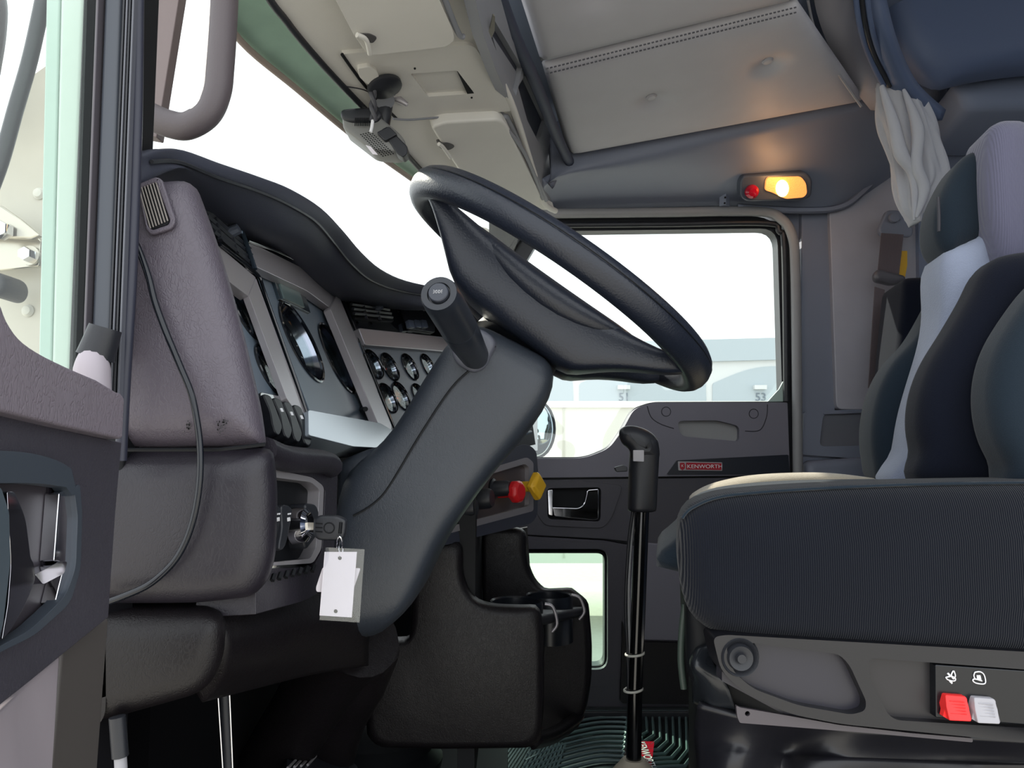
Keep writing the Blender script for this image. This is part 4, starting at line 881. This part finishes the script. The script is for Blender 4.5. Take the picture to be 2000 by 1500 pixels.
# shaft covers under the column
tube('shaft_cover', [W(700, 1240, 1.03), W(650, 1300, 1.08), W(600, 1380, 1.14), W(545, 1470, 1.2), W(500, 1560, 1.26)], [.058, .052, .050, .050, .055], LEA_B, sc, n=20)
tube('shaft_boot', [W(742, 1262, 1.10), W(700, 1330, 1.15), W(665, 1400, 1.2), W(640, 1470, 1.25)], [.03, .042, .040, .045], LEA_B, sc, n=16)
tube('shaft_fold', [W(618, 1290, 1.06), W(650, 1308, 1.02), W(690, 1300, 1.05)], .003, LEA_B, sc)
tube('column_neck', [W(1000, 690, 1.0), W(1062, 610, 1.02)], [.062, .05], BLK, sc, n=20, smooth=False)

# ================================================================ STEERING WHEEL
WC = W(1089, 556, 1.02); ang = math.atan2((W(1368, 742, 1.02) - W(812, 366, 1.02)).z, (W(1368, 742, 1.02) - W(812, 366, 1.02)).x)
UD = V((math.cos(ang), 0, math.sin(ang))); YD = V((.065, 1, 0)); YD = (YD - UD * YD.dot(UD)).normalized(); WN = UD.cross(YD)
if WN.z < 0: WN = -WN
sw = thing('steering_wheel', 'large black leather steering wheel with moulded hub', 'steering wheel', WC)
RW = .2165
def wp(u, v, h=0): return WC + UD * u + YD * v + WN * h
rings = []
vs, fs = [], []; NU, NV = 96, 16
for i in range(NU):
    a = 2 * math.pi * i / NU; c = wp(RW * math.cos(a), RW * math.sin(a)); o_ = (UD * math.cos(a) + YD * math.sin(a))
    grip = 1 + .06 * math.cos(2 * a)
    for j in range(NV):
        t = 2 * math.pi * j / NV; vs.append(c + o_ * math.cos(t) * .0178 * grip + WN * math.sin(t) * .0215 * grip)
for i in range(NU):
    for j in range(NV): fs.append((i * NV + j, ((i + 1) % NU) * NV + j, ((i + 1) % NU) * NV + (j + 1) % NV, i * NV + (j + 1) % NV))
finish('rim', pyd('rim', vs, fs), WHEEL, sw, 180)
tube('rim_seam', [wp((RW + .0168) * math.cos(a), (RW + .0168) * math.sin(a), .009) for a in [2 * math.pi * i / 72 for i in range(72)]], .0007, BLK2, sw, n=5, k=1, closed=True)
for sgn in (-1, 1):
    rings = []
    for u, vc, vw, ht, hb in [(-.203, .082, .014, .004, -.010), (-.185, .088, .020, -.002, -.018), (-.165, .086, .026, -.006, -.032), (-.130, .078, .034, -.008, -.062), (-.100, .066, .046, -.010, -.092), (-.05, .056, .057, -.012, -.098), (.0, .053, .060, -.014, -.098), (.05, .056, .057, -.015, -.100), (.080, .062, .050, -.016, -.100), (.098, .068, .044, -.016, -.084), (.120, .078, .036, -.016, -.066), (.150, .088, .028, -.014, -.048), (.180, .094, .022, -.006, -.034), (.203, .086, .014, .004, -.014)]:
        ring = []
        for i in range(24):
            t = 2 * math.pi * i / 24; ct, s_ = math.cos(t), math.sin(t); p = 4
            ring.append(wp(u, sgn * (vc + vw * math.copysign(abs(ct) ** (2 / p), ct)), (ht + hb) / 2 + (ht - hb) / 2 * math.copysign(abs(s_) ** (2 / p), s_)))
        rings.append(ring)
    loft('spoke', rings, WHEEL, sw, sub=1, smooth=180)
rings = []
for u, hv, ht, hb in [(-.140, .06, -.003, -.012), (-.120, .098, -.004, -.024), (-.07, .117, -.007, -.052), (-.02, .120, -.008, -.064), (.03, .120, -.009, -.065), (.075, .117, -.010, -.053), (.115, .102, -.010, -.034), (.148, .06, -.012, -.022)]:
    rings.append([wp(u, hv * math.copysign(abs(math.cos(t)) ** (2 / 3), math.cos(t)), (ht + hb) / 2 + (ht - hb) / 2 * math.copysign(abs(math.sin(t)) ** (2 / 3), math.sin(t))) for t in [2 * math.pi * i / 28 for i in range(28)]])
pad = loft('horn_pad', rings, WHEEL, sw, sub=1, smooth=180)
# ================================================================ KEY and TAG
ky = thing('ignition_key', 'black headed key turned in the dashboard ignition', 'key', W(645, 1050, .72))
KD = .715
plate('key_blade', [(582, 1020), (616, 1021), (616, 1035), (582, 1035)], YP(KD), .002, STEEL, ky)
pillow('key_head', rp([(614, 1012), (625, 1006), (660, 1006), (678, 1014), (676, 1040), (670, 1056), (622, 1054), (613, 1044)], 7), KD, KD - .005, KD + .005, .003, BLK, ky)
for k in range(3): tube('key_ridge', [W(616, 1022 + k * 8, KD - .0052), W(630, 1023 + k * 8, KD - .0052)], .0006, BLK2, ky, n=5, smooth=False)
tube('key_emblem', [W(x, y, KD - .0052) for x, y in ell(643, 1031, 10, 10, 16)], .0006, BLK2, ky, n=5, k=1, closed=True)
tube('key_slot', [W(666, 1020, KD - .0052), W(664, 1042, KD - .0052)], .0016, BLK2, ky, n=6, smooth=False)
kt = thing('key_tag', 'white card tag in a clear sleeve hanging from the ignition key', 'key tag', W(664, 1215, KD - .01))
tube('split_ring', [W(x, y, KD - .004 + .006 * math.sin(i * 2 * math.pi / 20)) for i, (x, y) in enumerate(ell(663, 1068, 6, 20, 20))], .0009, CHROME, kt, n=6, k=1, closed=True)
tube('split_ring', [W(x, y, KD - .002 - .006 * math.sin(i * 2 * math.pi / 20)) for i, (x, y) in enumerate(ell(666, 1069, 4, 18, 20))], .0008, CHROME, kt, n=6, k=1, closed=True)
plate('card', [(634, 1078), (697, 1078), (687, 1206), (624, 1202)], YP(KD - .012), .0008, PAPER, kt, holes=[ell(663.5, 1090, 4, 4, 14), ell(655.5, 1194, 4, 4, 14)])
plate('clear_sleeve', [(636, 1069), (712, 1073), (702, 1216), (624, 1211)], YP(KD - .0135), .0008, SLEEVE, kt)
plate('rear_card', rp([(630, 1108), (704, 1110), (688, 1158), (618, 1156), (617, 1148)], 4), YP(KD - .006), .0008, PAPER, kt)

# wire on the dash side
wi = tube('loose_wire', [W(x, y, .59) for x, y in [(262, 470), (272, 490), (290, 540), (303, 590), (325, 650), (352, 715), (374, 770), (386, 830), (391, 880), (390, 940), (381, 1000), (366, 1050), (345, 1090), (318, 1120), (285, 1145), (240, 1165), (205, 1178)]], .0026, mat('glossy_wire', (16, 20, 28), .2), n=10); tag(wi, 'glossy black wire looping down the side of the dashboard', 'wire')

# ================================================================ A PILLAR, GRAB HANDLES
gh = thing('grab_handle', 'thick grey bent grab handle on the windshield pillar', 'grab handle', W(300, 240, .9))
tube('handle_tube', [W(452, -420, .9), W(440, -60, .9), W(436, 40, .9), W(430, 130, .9), W(424, 180, .9), W(405, 222, .9), (W(366, 246, .9)), W(330, 242, .9), W(296, 228, .9)], .0165, mat('grab_rubber', (92, 84, 88), .5, bump='noise', scale=600, strength=.15), gh, n=18, k=7)
ap = thing('pillar_rail', 'brown grey mounting rail beside the thick grab handle', 'rail', W(290, 265, .9))
RAILM = mat('rail_mauve', (122, 108, 108), .4, bump='noise', scale=200, strength=.1)
plate('rail_front', rp([(354, -400), (413, -400), (306, 268), (274, 262)], 3), YP(.93), .02, RAILM, ap, bevel=.003)
plate('rail_side', [(262, -400), (358, -400), (276, 240), (262, 240)], YP(.945), .02, mat('rail_mauve_light', (160, 146, 144), .4), ap, bevel=.002)

# ================================================================ DRIVER DOOR JAMB (vertical seals)
jb = struct('trim_4')
def bar(name, top, bot, y0, y1, d, t, m, bev=.003):
    k = -470 / (y1 - y0); top = (top[0] + (bot[0] - top[0]) * k, top[1] + (bot[1] - top[1]) * k); y0 -= 470
    return plate(name, [(top[0], y0), (top[1], y0), (bot[1], y1), (bot[0], y1)], YP(d), t, m, jb, bevel=bev)
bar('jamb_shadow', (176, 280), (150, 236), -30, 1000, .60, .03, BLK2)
bar('jamb_post', (204, 238), (176, 214), -30, 690, .575, .02, mat('jamb_grey', (66, 71, 80), .4))
bar('jamb_post_edge', (188, 193), (158, 163), -30, 760, .57, .012, mat('jamb_edge', (90, 86, 92), .3))
for k in range(4): bar('seal_rib', (241 + k * 6, 245 + k * 6), (207 + k * 7, 211 + k * 7), -30, 780, .568 - k * .001, .008, [BLK, mat('seal_rib_grey', (88, 90, 98), .3), BLK, mat('seal_rib_grey', (88, 90, 98), .3)][k], .0005)
tube('door_seal', [W(280, -500, .575), W(271, -30, .575), W(268, 200, .575), W(262, 400, .575), W(256, 550, .575), W(243, 760, .575), W(236, 900, .575)], .0042, mat('seal_navy', (40, 42, 56), .45), jb, n=12)
tube('hinge_cover', [W(206, 640, .55), W(196, 670, .55), W(186, 698, .55)], [.011, .012, .013], BLK, jb, n=14)
tube('hinge_sleeve', [W(186, 685, .548), W(180, 720, .545), W(180, 800, .545)], [.008, .012, .013], mat('hinge_sleeve_mauve', (164, 156, 164), .45), jb, n=14)
tube('check_strap', [W(205, 660, .56), W(212, 700, .56)], .004, BLK, jb)

# ================================================================ DRIVER DOOR (open, seen at left)
d2 = struct('door_2', W(200, 1500, .5), 'open driver door seen along its inner face', None)
DP = P3(W(243, 800, .56), W(0, 800, .40), W(243, 400, .56))
plate('armrest_sill', cr([(-80, 545), (-20, 570), (0, 590), (14, 625), (38, 660), (75, 688), (130, 716), (190, 742)], 3) + rp([(236, 766), (244, 778), (240, 858), (120, 832), (0, 803), (-80, 792)], [6, 6, 6, 0, 0, 0]), DP, .045, DARM, d2, lift=.022, bevel=.010)
HB = cr([(-80, 950), (0, 944), (80, 945), (130, 952)], 3) + rp([(146, 962), (152, 1010), (148, 1110), (128, 1165), (60, 1230), (0, 1262), (-80, 1300)], [8, 10, 20, 20, 20, 0, 0])
plate('main_panel', [(-80, 800), (0, 808), (120, 838), (238, 864), (226, 1000), (212, 1206), (160, 1248), (60, 1330), (0, 1378), (-80, 1440)], DP, .008, DLOW, d2, holes=[HB], lift=.014, bevel=.003)
plate('handle_bezel', cr([(-80, 880), (0, 880), (60, 885), (110, 898), (140, 915)], 3) + rp([(156, 940), (161, 1000), (158, 1110), (138, 1178), (70, 1240), (0, 1275), (-80, 1310)], [14, 20, 20, 20, 20, 0, 0]), DP, .008, mat('bezel_slate', (58, 65, 74), .4), d2, holes=[HB], lift=.018, bevel=.003)
plate('handle_recess', [(-80, 930), (170, 930), (170, 1200), (-80, 1330)], DP, .01, mat('recess_mauve', (62, 58, 64), .45), d2, lift=.007)
plate('recess_rib', [(96, 948), (112, 948), (96, 1130), (82, 1135)], DP, .003, LEA_D, d2, lift=.0085)
h1 = plate('chrome_frame', rp([(116, 962), (132, 956), (142, 965), (146, 1050), (138, 1110), (118, 1180), (108, 1178), (124, 1112), (118, 1098), (106, 1096)], 4), DP, .008, CHROME, d2, lift=.015, bevel=.002)
plate('chrome_arm', rp([(68, 1122), (118, 1096), (132, 1096), (126, 1120), (84, 1142)], 5), DP, .008, CHROME, d2, lift=.016, bevel=.002)
h2 = plate('door_lever', rp([(14, 960), (28, 960), (50, 1010), (60, 1090), (66, 1100), (70, 1130), (50, 1180), (22, 1230), (4, 1250), (16, 1180), (22, 1100)], [4, 6, 20, 10, 6, 10, 20, 10, 4, 20, 20]), DP, .008, CHROME, d2, lift=.017, bevel=.002); tag(h2, 'chrome pull lever')
plate('lever_shell', rp([(-80, 940), (4, 950), (20, 1000), (22, 1100), (8, 1220), (-4, 1262), (-80, 1290)], 8), DP, .010, mat('lever_slate', (70, 80, 88), .35), d2, lift=.021, bevel=.003)
plate('edge_strip', [(122, 1264), (214, 1204), (190, 1530), (98, 1530)], DP, .03, BROWN, d2, lift=.006, bevel=.003)
plate('carpet_panel', [(-80, 1445), (0, 1386), (120, 1272), (104, 1530), (-80, 1530)], DP, .03, CARPET, d2, lift=.010, bevel=.003)
plate('glass_run', [(163, -30), (192, -30), (160, 760), (132, 742)], YP(.585), .01, BLK2, d2, bevel=.002)
plate('window_post', [(90, -30), (118, -30), (100, 735), (74, 725)], YP(.60), .01, MINT, d2, bevel=.002)
plate('window_post', [(117, -30), (167, -30), (138, 750), (98, 735)], YP(.595), .01, mat('mint_paint_pale', (188, 202, 194), .35), d2, bevel=.004)
gp = plate('window_4', [(-60, -40), (166, -40), (140, 760), (-60, 700)], YP(.572), .004, GLSG); tag(gp, kind='structure')
tube('window_cable', [W(88, -20, .62), W(60, 110, .62), W(30, 215, .62), W(2, 315, .62), W(-30, 400, .62)], .006, BLK, d2)
ms = thing('door_mirror', 'dark mirror housing edge at the far upper left outside', 'mirror', W(0, 200, .9))
pillow('mirror_housing', cr([(-150, -120), (-10, -100), (22, 0), (24, 60), (14, 130), (0, 178), (-60, 240), (-150, 240)], 4, True), 1.0, .97, 1.0, .014, mat('mirror_brown', (62, 56, 60), .45), ms)
# stainless cowl with bracket seen through the door glass
cw = thing('cowl_panel', 'worn pale stainless cowl panel with rivets outside door window', 'panel', W(30, 700, 1.1))
plate('cowl_sheet', [(60, 150), (130, 100), (140, 900), (-150, 900), (-150, 560), (-20, 330)], YP(1.10), .03, mat('cowl_cream', (205, 200, 186), .4, var=.06), cw)
for q in ((54, 607), (76, 378), (60, 470)): lathe('rivet', [(0, .006), (.006, .005), (.009, 0)], W(q[0], q[1], 1.098), (0, -1, 0), CREAM, cw, n=16)
mb = thing('steel_bracket', 'steel angle bracket with hex bolts outside door window', 'bracket', W(30, 530, 1.05))
plate('bracket_face', rp([(-100, 455), (0, 462), (70, 462), (80, 470), (76, 520), (0, 528), (-100, 530)], 4), YP(1.06), .01, STEEL, mb, bevel=.002)
plate('bracket_flange', [(-60, 380), (0, 400), (40, 428), (78, 460), (60, 466), (-60, 460)], YP(1.04), .01, STEEL, mb, bevel=.003)
lathe('washer', [(0, .004), (.014, .004), (.014, 0)], W(60, 500, 1.056), (0, -1, 0), STEEL, mb, n=20)
lathe('hex_bolt', [(0, .016), (.009, .016), (.010, .013), (.010, 0)], W(60, 500, 1.052), (0, -1, 0), CHROME, mb, n=6)
lathe('hex_bolt', [(0, .016), (.012, .016), (.013, .013), (.013, 0)], W(10, 452, 1.036), (0, -1, 0), CHROME, mb, n=6)
pillow('mirror_arm_socket', ell(6, 560, 20, 24, 20), 1.04, 1.02, 1.08, .01, BLK, mb)

# ================================================================ DRIVER SEAT
ds_ = thing('driver_seat', 'black and grey fabric driver seat with red and grey adjuster rockers', 'seat', W(1700, 1440, .98))
CUSH = cr([(1326, 1022), (1345, 990), (1400, 968), (1480, 958), (1600, 950), (1760, 943), (1900, 940), (2040, 938), (2250, 940)], 4) + cr([(2250, 1300), (2040, 1294), (1860, 1286), (1640, 1272), (1480, 1258), (1400, 1243), (1350, 1205), (1330, 1150), (1322, 1090)], 4)
pillow('cushion', CUSH, .75, .735, .875, .035, FAB_D, ds_, steps=6, bulge=.006)
tube('cushion_piping', [W(x, y, .752) for x, y in [(1332, 1012), (1350, 993), (1400, 972), (1480, 962), (1600, 954), (1760, 947), (1900, 944), (2040, 942)]], .0016, FAB_T, ds_, n=6)
pillow('cushion_centre', cr([(1332, 1020), (1348, 988), (1410, 960), (1540, 946), (1700, 942), (1850, 942), (2200, 942), (2200, 1100), (1345, 1100)], 4, True), .98, .86, 1.12, .03, FAB_T, ds_, steps=5)
pillow('cushion_far_bolster', cr([(1348, 985), (1360, 966), (1400, 947), (1470, 932), (1560, 926), (1650, 927), (1740, 940), (1800, 960), (1800, 1060), (1352, 1060)], 4, True), 1.14, 1.12, 1.24, .025, FAB_SUN, ds_, steps=5)
# backrest
pillow('backrest_centre', cr([(1900, 325), (1878, 400), (1866, 490), (1800, 525), (1797, 620), (1788, 680), (1764, 760), (1748, 820), (1740, 880), (1744, 960), (2300, 960), (2300, 480), (2000, 480), (1970, 360), (1930, 310)], 4, True), 1.10, .99, 1.12, .03, FAB_G, ds_, steps=5)
pillow('neck_panel', cr([(1882, 310), (1900, 285), (1930, 281), (1955, 288), (1985, 340), (2010, 430), (2030, 560), (1920, 560), (1890, 500), (1880, 400)], 4, True), 1.05, .95, 1.07, .03, FAB_GR, ds_, steps=5)
pillow('far_bolster', cr([(1812, 570), (1800, 600), (1760, 670), (1715, 720), (1688, 775), (1676, 840), (1680, 900), (1698, 940), (1800, 950), (1900, 900), (1880, 650)], 4, True), 1.20, 1.10, 1.22, .03, FAB_T, ds_, steps=5)
pillow('headrest_wing', cr([(1868, 338), (1835, 352), (1805, 400), (1788, 450), (1790, 500), (1812, 527), (1850, 512), (1900, 490), (1912, 440), (1905, 370)], 4, True), 1.10, 1.0, 1.10, .025, FAB_T, ds_, steps=5)
tube('headrest_zip', [W(1832, 385, .993), W(1834, 420, .992), W(1834, 452, .993)], .0022, GRV, ds_)
pillow('near_bolster', cr([(2040, 508), (1990, 510), (1920, 520), (1888, 545), (1865, 590), (1830, 650), (1790, 715), (1768, 775), (1762, 830), (1770, 880), (1796, 950), (2200, 960), (2200, 520)], 4, True), .94, .86, .96, .035, FAB_K, ds_, steps=6)
pillow('side_bolster', cr([(2060, 520), (2000, 560), (1955, 615), (1915, 680), (1896, 740), (1893, 800), (1905, 860), (1930, 910), (1960, 960), (2300, 960), (2300, 520)], 4, True), .85, .78, .87, .03, FAB_T, ds_, steps=6)
# base cover
BC = YP(.735)
BM = mat('seat_base_plastic', (22, 22, 27), .32, bump='noise', scale=900, strength=.05)
LH = rp([(1418, 1262), (1440, 1250), (1470, 1256), (1640, 1278), (1660, 1300), (1692, 1370), (1690, 1388), (1664, 1396), (1560, 1378), (1470, 1345), (1430, 1310)], [10, 10, 10, 14, 12, 16, 14, 20, 20, 20, 20])
RH = rp([(1698, 1285), (2300, 1330), (2300, 1440), (1740, 1406), (1700, 1330)], [12, 0, 0, 22, 24])
plate('base_cover', rp([(1392, 1244), (1420, 1240), (2300, 1290), (2300, 1480), (1900, 1440), (1640, 1414), (1540, 1394), (1450, 1350), (1408, 1310)], [14, 10, 0, 0, 30, 30, 30, 30, 20]), BC, .04, BM, ds_, holes=[LH, RH], lift=.004, bevel=.006)
plate('inset_panel', [(1410, 1240), (1700, 1260), (1700, 1405), (1540, 1400), (1410, 1330)], BC, .02, mat('inset_mauve', (38, 37, 47), .35), ds_, lift=-.008)
plate('inset_panel', [(1688, 1270), (2300, 1310), (2300, 1450), (1730, 1412), (1688, 1340)], BC, .02, mat('inset_brown', (36, 34, 37), .4), ds_, lift=-.006)
lathe('round_plug', [(0, .010), (.004, .010), (.005, .006), (.011, .008), (.013, .002), (.017, .006), (.019, 0)], BC.hit(1443, 1282, .0), BC.n, BLK, ds_)
sh = plate('switch_housing', rp([(1827, 1298), (2300, 1330), (2300, 1440), (1828, 1402)], 4), BC, .02, mat('switch_housing_black', (8, 11, 18), .3), ds_, lift=.004, bevel=.002)
def rocker(x, y, m_, lab):
    pts = [(x, y), (x + 39, y + 3), (x + 43, y + 8), (x + 44, y + 24), (x + 52, y + 48), (x + 50, y + 53), (x + 8, y + 51), (x + 2, y + 24)]
    front = [BC.hit(a, b, .016 if i > 3 else .010) for i, (a, b) in enumerate(pts)]
    r_ = plate3('rocker_switch', front, [], V((0, .014, 0)), m_, sh, bevel=.0012); tag(r_, lab)
    # ridges proud of the face
    for q in range(5): tube('grip', [BC.hit(x + 8 + q * .5, y + 12 + q * 6, .0125 + q * .0007), BC.hit(x + 37 + q, y + 14 + q * 6, .0125 + q * .0007)], .0005, m_, ds_, n=4, smooth=False)
    plate('rocker_side', [(x, y + 18), (x + 4, y + 22), (x + 8, y + 50), (x - 5, y + 42)], BC, .006, m_, sh, lift=.011)
rocker(1847, 1357, REDC, 'bright red rocker'); rocker(1903, 1362, GREYC, 'light grey rocker')
def icon(pts, r=.0006): tube('switch_icon', [BC.hit(x, y, .0048) for x, y in pts], r, WHITE, sh, n=5, k=3)
icon([(1847, 1323), (1858, 1321), (1866, 1325), (1864, 1330), (1852, 1328), (1847, 1323)]); icon([(1862, 1310), (1858, 1318), (1862, 1326), (1866, 1320), (1863, 1310)])
plate('switch_icon', [(1850, 1316), (1853, 1314), (1858, 1320), (1855, 1321)], BC, .001, WHITE, sh, lift=.0050); plate('switch_icon', [(1854, 1331), (1858, 1329), (1861, 1334), (1859, 1336)], BC, .001, WHITE, sh, lift=.0050)
icon([(1904, 1313), (1914, 1312), (1922, 1318), (1925, 1332), (1920, 1336), (1906, 1334), (1900, 1329), (1904, 1326), (1918, 1330)]); icon([(1904, 1313), (1902, 1320), (1905, 1327)])
plate('switch_icon', [(1908, 1319), (1915, 1319), (1917, 1328), (1909, 1327)], BC, .001, WHITE, sh, lift=.0050)
plate('base_bracket', rp([(1438, 1378), (1446, 1382), (1540, 1398), (1640, 1416), (1780, 1432), (1900, 1442), (1900, 1450), (1700, 1432), (1445, 1412), (1440, 1400)], 3), BC, .004, mat('bracket_taupe', (74, 69, 74), .4), ds_, holes=[ell(1460, 1394, 5, 5, 14)], lift=-.002, bevel=.001)
# skirt bellows and fold
rings = []
for i in range(24):
    pass
grid('suspension_skirt', [[(1362, 1380, .80), (1450, 1400, .78), (1560, 1412, .80), (1700, 1430, .78), (1850, 1440, .80), (2050, 1450, .78), (2300, 1460, .8)],
                          [(1356, 1440, .84), (1450, 1450, .79), (1540, 1460, .83), (1640, 1470, .79), (1850, 1480, .82), (2050, 1490, .79), (2300, 1500, .8)],
                          [(1362, 1560, .84), (1430, 1560, .79), (1520, 1560, .83), (1600, 1560, .79), (1850, 1560, .82), (2050, 1560, .79), (2300, 1560, .8)],
                          [(1362, 2060, .90), (1430, 2060, .90), (1520, 2060, .90), (1600, 2060, .90), (1850, 2060, .90), (2050, 2060, .9), (2300, 2060, .9)]], mat('skirt_black_vinyl', (26, 26, 32), .38), ds_, solid=.006)
pillow('seat_riser', [(1362, 1400), (2300, 1480), (2300, 2000), (1362, 2000)], .86, .87, 1.2, .02, BLK2, ds_)
pillow('cushion_pan', rp([(1336, 1150), (1700, 1240), (2300, 1260), (2300, 1420), (1420, 1380), (1340, 1300)], 10), .86, .80, 1.2, .02, BLK2, ds_)
grid('vinyl_fold', [[(1348, 1270, .82), (1364, 1262, .80), (1390, 1258, .79)], [(1344, 1292, .82), (1356, 1300, .78), (1396, 1290, .79)], [(1350, 1325, .82), (1372, 1338, .79), (1420, 1338, .78)], [(1352, 1372, .84), (1390, 1388, .80), (1438, 1392, .79)]], mat('fold_black_vinyl', (30, 33, 38), .25), ds_, solid=.004)
tube('side_hose', [W(1338, 1180, .9), W(1332, 1230, .9), W(1330, 1290, .9), W(1336, 1345, .9)], .004, mat('hose_green', (58, 70, 64), .5), ds_)
